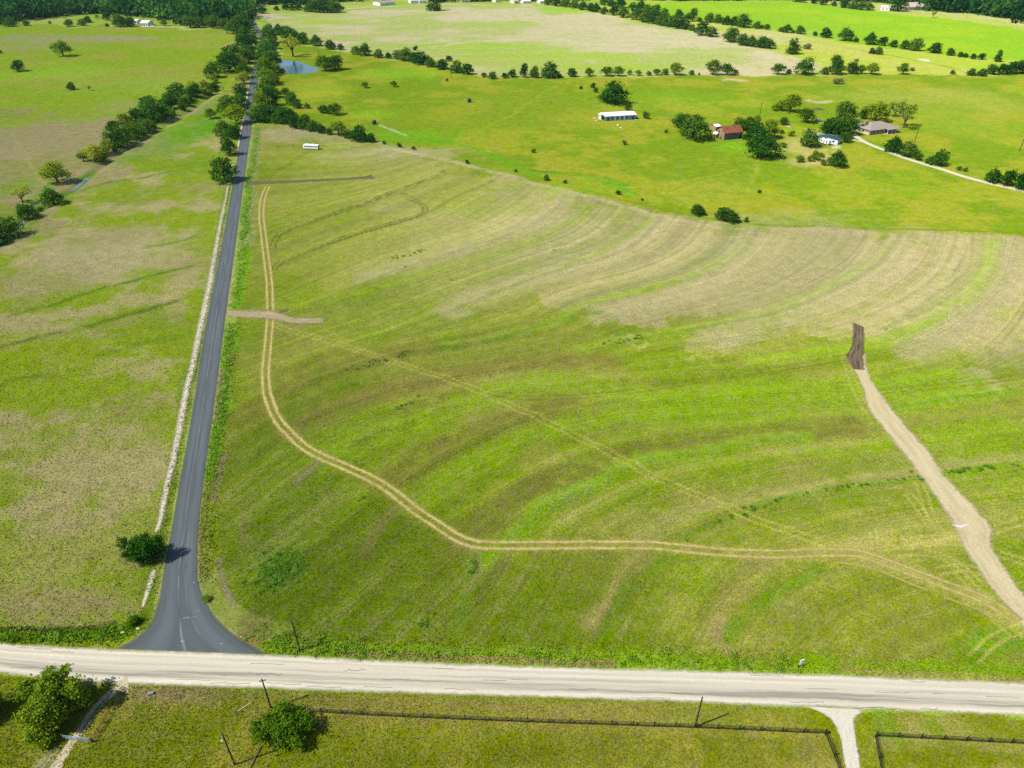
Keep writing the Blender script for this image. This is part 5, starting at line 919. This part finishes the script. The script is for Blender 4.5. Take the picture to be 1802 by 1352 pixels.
# long derelict shed
o, L_, D, rf = house('long_shed', 'long blue sided shed with white tin roof in the bright pasture', (1064.4, 213.5), (1119, 210.3), (1057.5, 206.5), 3.2, 1.0, M_TEAL, M_TIN, wins=(.25, .4, .55, .7), doors=(.1, .9), seams=14, cat_='shed')
for x0, x1 in ((.30, .34), (.46, .5), (.6, .65)): MB().box(L_*x0, L_*x1, -.05, -.003, .2, 2.9).build('panel', M_WHITE, o)
MB().box(-.08, -.003, .5, D-.5, 0, 2.8).build('opening', M_DARK, o)
o, L2, D2, rf = house('shed', 'broken off white end piece left of the long blue shed', (1053, 209.5), (1057.5, 210.5), (1051, 205.5), 3.0, .5, M_WHITE, M_TIN, cat_='shed')
for i, (x, y, lab) in enumerate([(1045, 209, 'left of the broken shed end'), (1087, 221, 'in front of the long shed'), (1093, 226, 'farthest in front of the long shed'), (1121, 212, 'at the right corner of the long shed'), (1048, 212.5, 'nearest the broken shed end')]):
    P = UP(x, y); s = 1.0+.25*i % 1.2; b = MB()
    for k in range(3): b.slab([(random.uniform(-.3, 0)+k*.4-.9, -.5, .12+k*.1), (1.0+k*.2, -.4, .1+k*.12), (.9+k*.2, .5, .3+k*.1), (-.8+k*.3, .5, .1+k*.1)], .05)
    q = b.build('sheet_debris', M_TIN); q.location = (P[0], P[1], ZF(P[0], P[1])); q.rotation_euler.z = i*1.3; tag(q, 'small pale scrap sheet pile '+lab, 'debris')
# farmhouse
o, L_, D, rf = house('farmhouse', 'low farmhouse with grey brown hip roof and white porch posts', (1529.5, 238), (1578, 231.8), (1518, 225.5), 3.0, 3.0, M_BRICK, M_SHING, wins=(.14, .3, .42), roof='hip')
MB().box(L_*.1, L_*.2, D*.5-.4, D*.5+.4, 3.5, 6.9).build('chimney', M_BRICK, rf)
pr = MB().add([(L_*.5, -3.2, 2.7), (L_*.98, -3.2, 2.7), (L_*.98, .6, 3.5), (L_*.5, .6, 3.5), (L_*.5, -3.2, 2.85), (L_*.98, -3.2, 2.85), (L_*.98, .6, 3.65), (L_*.5, .6, 3.65)], [(3, 2, 1, 0), (4, 5, 6, 7), (0, 1, 5, 4), (1, 2, 6, 5), (2, 3, 7, 6), (3, 0, 4, 7)]).build('porch_roof', M_SHING, o)
for f in (.52, .67, .82, .96): MB().box(L_*f-.12, L_*f+.12, -3.1, -2.86, -.4, 2.75).build('porch_post', M_WHITE, o)
MB().box(L_*.5, L_*.98, -3.2, -.02, -.6, .12).build('porch_floor', M_CONC, o); door(o, L_*.6, 1.1, 2.2); win(o, L_*.75, 1.0, 1.6, 1.3); win(o, L_*.88, 1.0, 1.6, 1.3); win(o, D*.35, 1.1, 1.3, 1.2, side=1); win(o, D*.7, 1.1, 1.3, 1.2, side=1)
MB().box(-.05, -.002, .5, D-.6, .02, 1.0).build('skirting', M_CREAM, o)
# portable building with blue roof, shed roof spot
o, L_, D, rf = house('portable_building', 'white portable building with a blue roof beside the white camper', (1473, 255), (1478.5, 251.5), (1450, 241), 2.9, .7, M_WHITE, M_BLUE, cat_='portable building')
win(o, L_*.5, 1.0, 1.0, 1.0); door(o, D*.5, 1.0, 2.1, side=1); win(o, D*.2, 1.1, 1.2, 1.0, side=1); win(o, D*.8, 1.1, 1.2, 1.0, side=1)
# far houses
for nm, lab, fl, fr, bl, h, g, wm, rm, wn, rt, ct in [
 ('house', 'large cream house with pale tan roof below the top right wood', (1591, 18.5), (1636, 17.5), (1592, 14.5), 4.2, 5.0, M_CREAM, M_PINK, (.1, .25, .4, .6, .75, .9), 'hip', 'house'),
 ('shed', 'white metal shed left of the large round tree at the top right', (1548, 18.5), (1565, 19.5), (1551, 15), 4.0, 1.6, M_WHITE, M_TIN, (.3, .7), 'gable', 'shed'),
 ('long_building', 'long pale building at the top edge behind the far field', (669, 10.5), (695, 8.5), (670, 7.5), 4.0, 1.5, M_WHITE, M_SHING, (.2, .4, .6, .8), 'gable', 'building'),
 ('house', 'leftmost white house of the pair left of the large dark field tree', (723, 6.5), (735, 6), (724, 4), 4.5, 2.5, M_WHITE, M_TIN, (.25, .75), 'gable', 'house'),
 ('house', 'right white house of the pair left of the large dark field tree', (738, 6.5), (750, 6), (739, 4), 4.5, 2.5, M_WHITE, M_PINK, (.25, .75), 'gable', 'house'),
 ('house', 'far house with a pinkish roof right of the large dark field tree', (812, 5), (828, 4.5), (813, 2), 4.2, 3.2, M_CREAM, M_PINK, (.2, .5, .8), 'hip', 'house'),
 ('house', 'small white far house at the middle of the top edge', (872, 4.5), (880, 4), (873, 2), 4.2, 2.4, M_WHITE, M_TIN, (.5,), 'gable', 'house'),
 ('house', 'small pink roofed far house right of the middle top edge', (905, 7), (913, 6.5), (906, 4.5), 4.2, 2.4, M_CREAM, M_PINK, (.5,), 'gable', 'house'),
 ('shed', 'low white far shed at the left end of the tree hedge', (920, 6.5), (934, 6), (921, 4.5), 3.2, 1.2, M_WHITE, M_TIN, (.3, .7), 'gable', 'shed'),
 ('shed', 'white far shed touching the tree hedge at the top edge', (950, 6.5), (962, 6), (951, 4.5), 3.2, 1.2, M_WHITE, M_TIN, (.3, .7), 'gable', 'shed'),
 ('house', 'white roofed house among trees in front of the top left wood', (247, 46.5), (261, 46.8), (248, 43.5), 3.6, 2.0, M_WHITE, M_TIN, (.2, .5, .8), 'gable', 'house'),
 ('shed', 'small white shed half hidden in the top left trees', (236, 42.5), (242, 42.6), (236, 40), 3.4, 1.4, M_WHITE, M_TIN, (.5,), 'gable', 'shed')]:
    house(nm, lab, fl, fr, bl, h, g, wm, rm, wins=wn, doors=(.5,) if len(wn) > 2 else (), roof=rt, cat_=ct)

# ------------------------------------------------------------------ vehicles and small things
M_PAINT = simple('white_paint', (300, 302, 302), rough=.3, noise=.03, spec=.5); M_TYRE = simple('tyre_rubber', (36, 36, 36), rough=.85); M_RIM = simple('wheel_rim', (176, 178, 180), rough=.35, metal=.7); M_STRIPE = simple('blue_grey_stripe', (96, 128, 146), rough=.4)
def wheel(par, x, y, r, w_=.26):
    t = MB().tube([(x, y-w_/2, r), (x, y+w_/2, r)], [r, r], 16).build('wheel', M_TYRE, par); MB().tube([(x, y-w_/2-.02, r), (x, y+w_/2+.02, r)], [r*.58, r*.58], 12).build('rim', M_RIM, t)
def prism_y(prof, y0, y1, b=None):             # side profile (x, z) extruded across
    b = b or MB(); n = len(prof); return b.add([(x, y0, z) for x, z in prof]+[(x, y1, z) for x, z in prof], [tuple(range(n)), tuple(range(2*n-1, n-1, -1))]+[(i, n+i, n+(i+1) % n, (i+1) % n) for i in range(n)])
A, B = UP(533.5, 262.5), UP(561.5, 264.5); o = empty('bus', (A[0], A[1], ZF(A[0], A[1])+.02), math.atan2(B[1]-A[1], B[0]-A[0])); L_ = float(np.hypot(*(B-A)[:2])); o.scale = (.94, .9, .8); tag(o, 'long white bus with a dark window band parked in the crop field', 'bus')
prism_y([(0.1, .45), (L_, .45), (L_, 3.1), (L_-.15, 3.25), (.5, 3.25), (.2, 3.05), (0, 1.6)], 0, 2.55).build('body', M_PAINT, o)
wb = MB().box(.9, L_-.25, -.02, 2.57, 1.75, 2.45).build('window_band', M_GLASS, o)
for i in range(1, 8): MB().box(.9+(L_-1.2)*i/8-.05, .9+(L_-1.2)*i/8+.05, -.035, 2.585, 1.75, 2.45).build('pillar', M_STRIPE, wb)
MB().add([(-.02, .15, 1.7), (-.02, 2.4, 1.7), (.24, 2.4, 2.95), (.24, .15, 2.95)], [(0, 3, 2, 1)]).build('windscreen', M_GLASS, o); MB().box(.15, L_-.02, -.015, 2.565, .62, .8).build('stripe', M_STRIPE, o); MB().box(L_-.02, L_+.04, .3, 2.25, 1.2, 2.9).build('rear_shade', M_DARK, o)  # dark sheet on the rear paints in the shaded end of the bus
for x in (L_*.3, L_*.62): MB().box(x-.9, x+.9, .55, 2.0, 3.25, 3.6).build('roof_unit', M_PAINT, o)
MB().box(-.12, .12, .05, 2.5, .4, .75).build('bumper', M_METAL, o); MB().box(L_-.05, L_+.14, .05, 2.5, .4, .7).build('bumper', M_METAL, o)
for x in (2.0, L_-2.6):
    for y in (.16, 2.39): wheel(o, x, y, .5)
# travel trailer
A, B = UP(1441, 252), UP(1457, 256.5); o = empty('camper', (A[0], A[1], ZF(A[0], A[1])), math.atan2(B[1]-A[1], B[0]-A[0])); L_ = min(9.0, float(np.hypot(*(B-A)[:2]))); tag(o, 'white travel camper parked against the blue roofed portable building', 'camper')
prism_y([(0, .6), (L_-.4, .6), (L_, 1.2), (L_-.1, 2.9), (L_-.5, 3.2), (.2, 3.2), (0, 3.0)], 0, 2.5).build('body', M_PAINT, o)
for x in (1.2, 3.4, 5.6): 
    if x < L_-1: f = MB().box(x-.5, x+.5, -.04, .02, 1.7, 2.4).build('window', M_GLASS, o)
MB().box(L_*.75, L_*.75+.7, -.05, .02, .7, 2.6).build('door', M_STRIPE, o); MB().box(L_*.4, L_*.4+1.0, .8, 1.7, 3.2, 3.5).build('roof_unit', M_METAL, o); MB().tube([(L_, 1.25, .6), (L_+1.3, 1.25, .55)], [.07, .05], 6).build('tow_bar', M_METAL, o)
for x in (L_*.45, L_*.45+.9):
    for y in (.12, 2.38): wheel(o, x, y, .36, .22)
def car(x, y, rz, paint, label, L_=4.6):
    P = UP(x, y); o = empty('car', (P[0], P[1], ZF(P[0], P[1])), rz); tag(o, label, 'car'); s = L_/4.6
    prism_y([(0, .4), (4.6*s, .4), (4.6*s, .95), (4.4*s, 1.05), (3.4*s, 1.1), (.15, 1.12), (0, .95)], 0, 1.85).build('body', paint, o)
    c = prism_y([(.4, 1.1), (3.3*s, 1.1), (2.7*s, 1.68), (.8, 1.7)], .12, 1.73).build('cabin', M_GLASS, o); MB().box(.85, 2.65*s, .14, 1.71, 1.66, 1.74).build('roof', paint, c)
    for wx in (.9, 3.7*s):
        for wy in (.1, 1.75): wheel(o, wx, wy, .34, .22)
    for wy in (.25, 1.6): MB().box(4.58*s, 4.63*s, wy-.15, wy+.15, .75, .92).build('headlight', M_FRAME, o)
    MB().box(-.06, .06, .1, 1.75, .4, .6).build('bumper', M_DARK, o)
car(1435, 215, .1, simple('pale_blue_paint', (150, 186, 206), rough=.35, spec=.5, noise=.04), 'pale blue pickup sized vehicle parked under the farmyard tree', 5.4); car(264, 47.3, .0, M_PAINT, 'white car parked right of the white roofed far house', 5.0); car(1494, 246.5, .6, simple('dark_blue_paint', (46, 72, 110), rough=.35, spec=.5), 'dark blue car at the start of the farmhouse lane', 4.8)
# water tanks
M_TANK = simple('dark_green_plastic', (36, 78, 72), rough=.5, spec=.4)
for x, y, lab in ((659, 219, 'dark green water tank at the end of the pale streak'), (826, 180, 'dark green water tank alone in the middle of the bright pasture')):
    P = UP(x, y); o = empty('water_tank', (P[0], P[1], ZF(P[0], P[1]))); tag(o, lab, 'tank', 'green water tanks')
    b = MB().tube([(0, 0, 0), (0, 0, 2.4), (0, 0, 2.75), (0, 0, 2.95)], [1.45, 1.45, 1.0, .3], 20); b.build('shell', M_TANK, o)
    for z in (.5, 1.0, 1.5, 2.0): MB().tube([(0, 0, z-.06), (0, 0, z+.06)], [1.5, 1.5], 20).build('rib', M_TANK, o)
    MB().tube([(0, 0, 2.9), (0, 0, 3.05)], [.34, .34], 12).build('lid', M_DARK, o)
# play set with slide
M_WOOD = simple('cedar_wood', (206, 156, 108), scale=2); P = UP(1507, 217); o = empty('play_set', (P[0], P[1], ZF(P[0], P[1])), -.4); tag(o, 'tan wooden play set with a pale slide behind the farmhouse', 'play set')
for x in (-.9, .9):
    for y in (-.9, .9): MB().box(x-.08, x+.08, y-.08, y+.08, -.2, 3.0).build('post', M_WOOD, o)
MB().box(-1, 1, -1, 1, 1.5, 1.62).build('deck', M_WOOD, o); gr = MB(); gr.slab([(-1.2, -1.2, 2.9), (1.2, -1.2, 2.9), (1.2, 0, 4.0), (-1.2, 0, 4.0)], .08); gr.slab([(-1.2, 0, 4.0), (1.2, 0, 4.0), (1.2, 1.2, 2.9), (-1.2, 1.2, 2.9)], .08); gr.build('roof', M_WOOD, o)
sl_ = MB(); sl_.slab([(1.0, -.35, 1.55), (3.8, -.35, .15), (3.8, .35, .15), (1.0, .35, 1.55)], .06); sl_.slab([(1.0, -.42, 1.5), (3.8, -.42, .1), (3.8, -.35, .35), (1.0, -.35, 1.8)], .05); sl_.build('slide', M_WHITE, o)
MB().box(-4.0, -1, -.07, .07, 2.7, 2.85).build('swing_beam', M_WOOD, o)
for x in (-2, -3): MB().box(x-.02, x+.02, -.02, .02, .6, 2.7).build('swing_rope', M_DARK, o); MB().box(x-.25, x+.25, -.12, .12, .55, .62).build('swing_seat', M_DARK, o)
MB().tube([(-4, -.9, 0), (-4, 0, 2.8), (-4, .9, 0)], [.07, .07, .07], 6).build('swing_leg', M_WOOD, o)
# brush pile, junk piles
def pile(x, y, wd, h, label, m, n, cat_, name):
    P = UP(x, y); r = random.Random(int(x)); b = MB()
    for i in range(n):
        a = r.uniform(0, 6.28); q = r.random()**.5*wd; z = h*(1-q/wd)*r.uniform(.3, 1.1)+.1; a2 = r.uniform(0, 6.28); l = r.uniform(.6, 1.7); px, py = q*math.cos(a), q*math.sin(a)*.7
        b.tube([(px-l*math.cos(a2), py-l*math.sin(a2), max(.05, z-r.uniform(0, .5))), (px, py, z), (px+l*math.cos(a2), py+l*math.sin(a2), max(.05, z-r.uniform(0, .6)))], [.05, .09, .03], 5)
    o = b.build(name, m); o.location = (P[0], P[1], ZF(P[0], P[1])); tag(o, label, cat_)
pile(1438, 193, 4.4, 1.6, 'grey brush pile in the grass behind the farmyard', simple('brushwood', (140, 140, 116)), 120, 'brush pile', 'brush_pile')
pile(1385, 223, 2.0, .8, 'small pale junk pile left of the farmyard trees', M_CREAM, 26, 'junk pile', 'junk_pile')
pile(1435, 240, 2.4, 1.0, 'brown scrap pile left of the campers', simple('scrap_wood', (150, 130, 112)), 30, 'scrap pile', 'scrap_pile')
# roadside markers, signs, gate
M_YEL = simple('yellow_plastic', (236, 198, 40), rough=.5, noise=.05); M_SIGNG = simple('green_sign', (40, 140, 128), rough=.4)
for x, y, lab in ((370.5, 1047, 'yellow marker post beside the small roadside bush'), (425, 1121, 'yellow marker post at the right corner of the road junction')):
    P = UP(x, y); o = empty('marker_post', (P[0], P[1], ZF(P[0], P[1]))); tag(o, lab, 'marker post', 'yellow marker posts')
    MB().tube([(0, 0, -.1), (0, 0, 1.15)], [.075, .075], 8).build('post', M_YEL, o); MB().tube([(0, 0, 1.15), (0, 0, 1.22), (0, 0, 1.26)], [.085, .085, .04], 8).build('cap', M_YEL, o); MB().tube([(0, 0, -.05), (0, 0, .12)], [.16, .14], 8).build('base', M_WHITE, o)
P = UP(1408, 1174); o = empty('sign', (P[0], P[1], ZF(P[0], P[1])), .35); o.scale = (1.5, 1.5, 1.5); tag(o, 'small white board on two black legs beside the pale road', 'sign'); MB().box(-.28, .28, -.03, .03, .45, 1.5).build('panel', M_PAINT, o); MB().box(-.34, -.26, -.045, .045, -.1, .6).build('leg', M_BLACK, o); MB().box(.26, .34, -.045, .045, -.1, .6).build('leg', M_BLACK, o)
P = UP(233, 1094); o = empty('street_sign', (P[0], P[1], ZF(P[0], P[1])), .2); tag(o, 'green street sign on a metal post at the road junction', 'sign'); MB().tube([(0, 0, -.1), (0, 0, 2.5)], [.035, .035], 8).build('post', M_METAL, o); MB().box(-.5, .5, -.02, .02, 2.5, 2.72).build('name_plate', M_SIGNG, o); MB().box(-.02, .02, -.5, .5, 2.74, 2.96).build('name_plate', M_SIGNG, o)
P = UP(266, 1222); o = empty('utility_box', (P[0], P[1], ZF(P[0], P[1])), .3); tag(o, 'small pale grey utility box in the grass below the pale road', 'box'); MB().box(-.42, .42, -.25, .25, -.05, .42).build('case', simple('grey_box', (190, 198, 200), rough=.5), o); MB().box(-.46, .46, -.29, .29, .42, .5).build('lid', M_METAL, o)
for x, y, lab in ((216, 1114, 'larger pale rock in the verge left of the junction'), (243, 1107, 'smaller pale rock in the verge nearest the junction')):
    P = UP(x, y); r = random.Random(int(x)); V, F = [], []; b = MB(); b.tube([(0, 0, -.1), (.03, 0, .15), (0, .05, .32), (.04, 0, .4)], [.42, .5, .34, .1], 7); o = b.build('rock', M_CONC); o.location = (P[0], P[1], ZF(P[0], P[1])); o.scale = (1.0, .6, .8); tag(o, lab, 'rock')
P = UP(430, 1245); o = MB().tube([(-.9, -.8, .08), (0, 0, .1), (.9, .8, .08)], [.06, .06, .05], 7).build('wooden_stick', M_CREAM); o.location = (P[0], P[1], ZF(P[0], P[1])+.02); tag(o, 'pale wooden stick lying left of the wide dark tree', 'stick')
o = MB().tube([(0, 0, .12), (-.5, -2.4, .12), (-.9, -4.6, .1)], [.14, .16, .16], 8).build('log', M_BARK); P = UP(460, 1314); o.location = (P[0], P[1], ZF(P[0], P[1])); tag(o, 'grey brown log lying below the wide dark tree', 'log')
M_GATE = simple('pale_blue_gate', (186, 204, 220), rough=.4, metal=.3); M_RUSTP = simple('rusty_pipe', (136, 92, 66), rough=.8)
A, B = UP(112, 1301), UP(162, 1307); L_ = float(np.hypot(*(B-A)[:2])); o = empty('gate', (A[0], A[1], ZF(A[0], A[1])), math.atan2(B[1]-A[1], B[0]-A[0])); tag(o, 'pale metal gate across the dirt driveway', 'gate')
for x in (0.0, L_): MB().tube([(x, 0, -.2), (x, 0, 1.5)], [.09, .09], 8).build('post', M_RUSTP, o)
for z in (.3, .55, .8, 1.05, 1.3): MB().tube([(.12, 0, z), (L_-.12, 0, z)], [.035, .035], 6).build('bar', M_GATE, o)
for x in (.12, L_*.35, L_*.65, L_-.12): MB().tube([(x, .03, .28), (x, .03, 1.32)], [.03, .03], 6).build('upright', M_GATE, o)
MB().box(L_*.52, L_*.95, -.06, -.03, .45, 1.2).build('panel', M_GATE, o)
A, B = UP(165, 1306), UP(194, 1256); L_ = float(np.hypot(*(B-A)[:2])); o = empty('pipe_fence', (A[0], A[1], ZF(A[0], A[1])), math.atan2(B[1]-A[1], B[0]-A[0])); tag(o, 'rusty pipe fence panel beside the dirt driveway', 'fence')
for i in range(4): MB().tube([(L_*i/3, 0, -.2), (L_*i/3, 0, 1.35)], [.07, .07], 8).build('post', M_RUSTP, o)
for z in (.35, .65, .95, 1.25): MB().tube([(0, .05, z), (L_, .05, z)], [.04, .04], 6).build('rail', M_RUSTP, o)
P = UP(410, 1340)

# ------------------------------------------------------------------ air
hz, t, N, L = mat('haze'); oo = nd(N, 'ShaderNodeOutputMaterial'); pv = nd(N, 'ShaderNodeVolumePrincipled'); pv.inputs['Color'].default_value = (.5, .78, .95, 1); pv.inputs['Density'].default_value = .000022; pv.inputs['Anisotropy'].default_value = .2; L.new(pv.outputs[0], oo.inputs['Volume'])
hb = MB().box(-9000, 9000, -600, 14500, -9, 126).build('haze', hz); tag(hb, 'thin bluish summer haze over the whole farmland', kind='stuff')
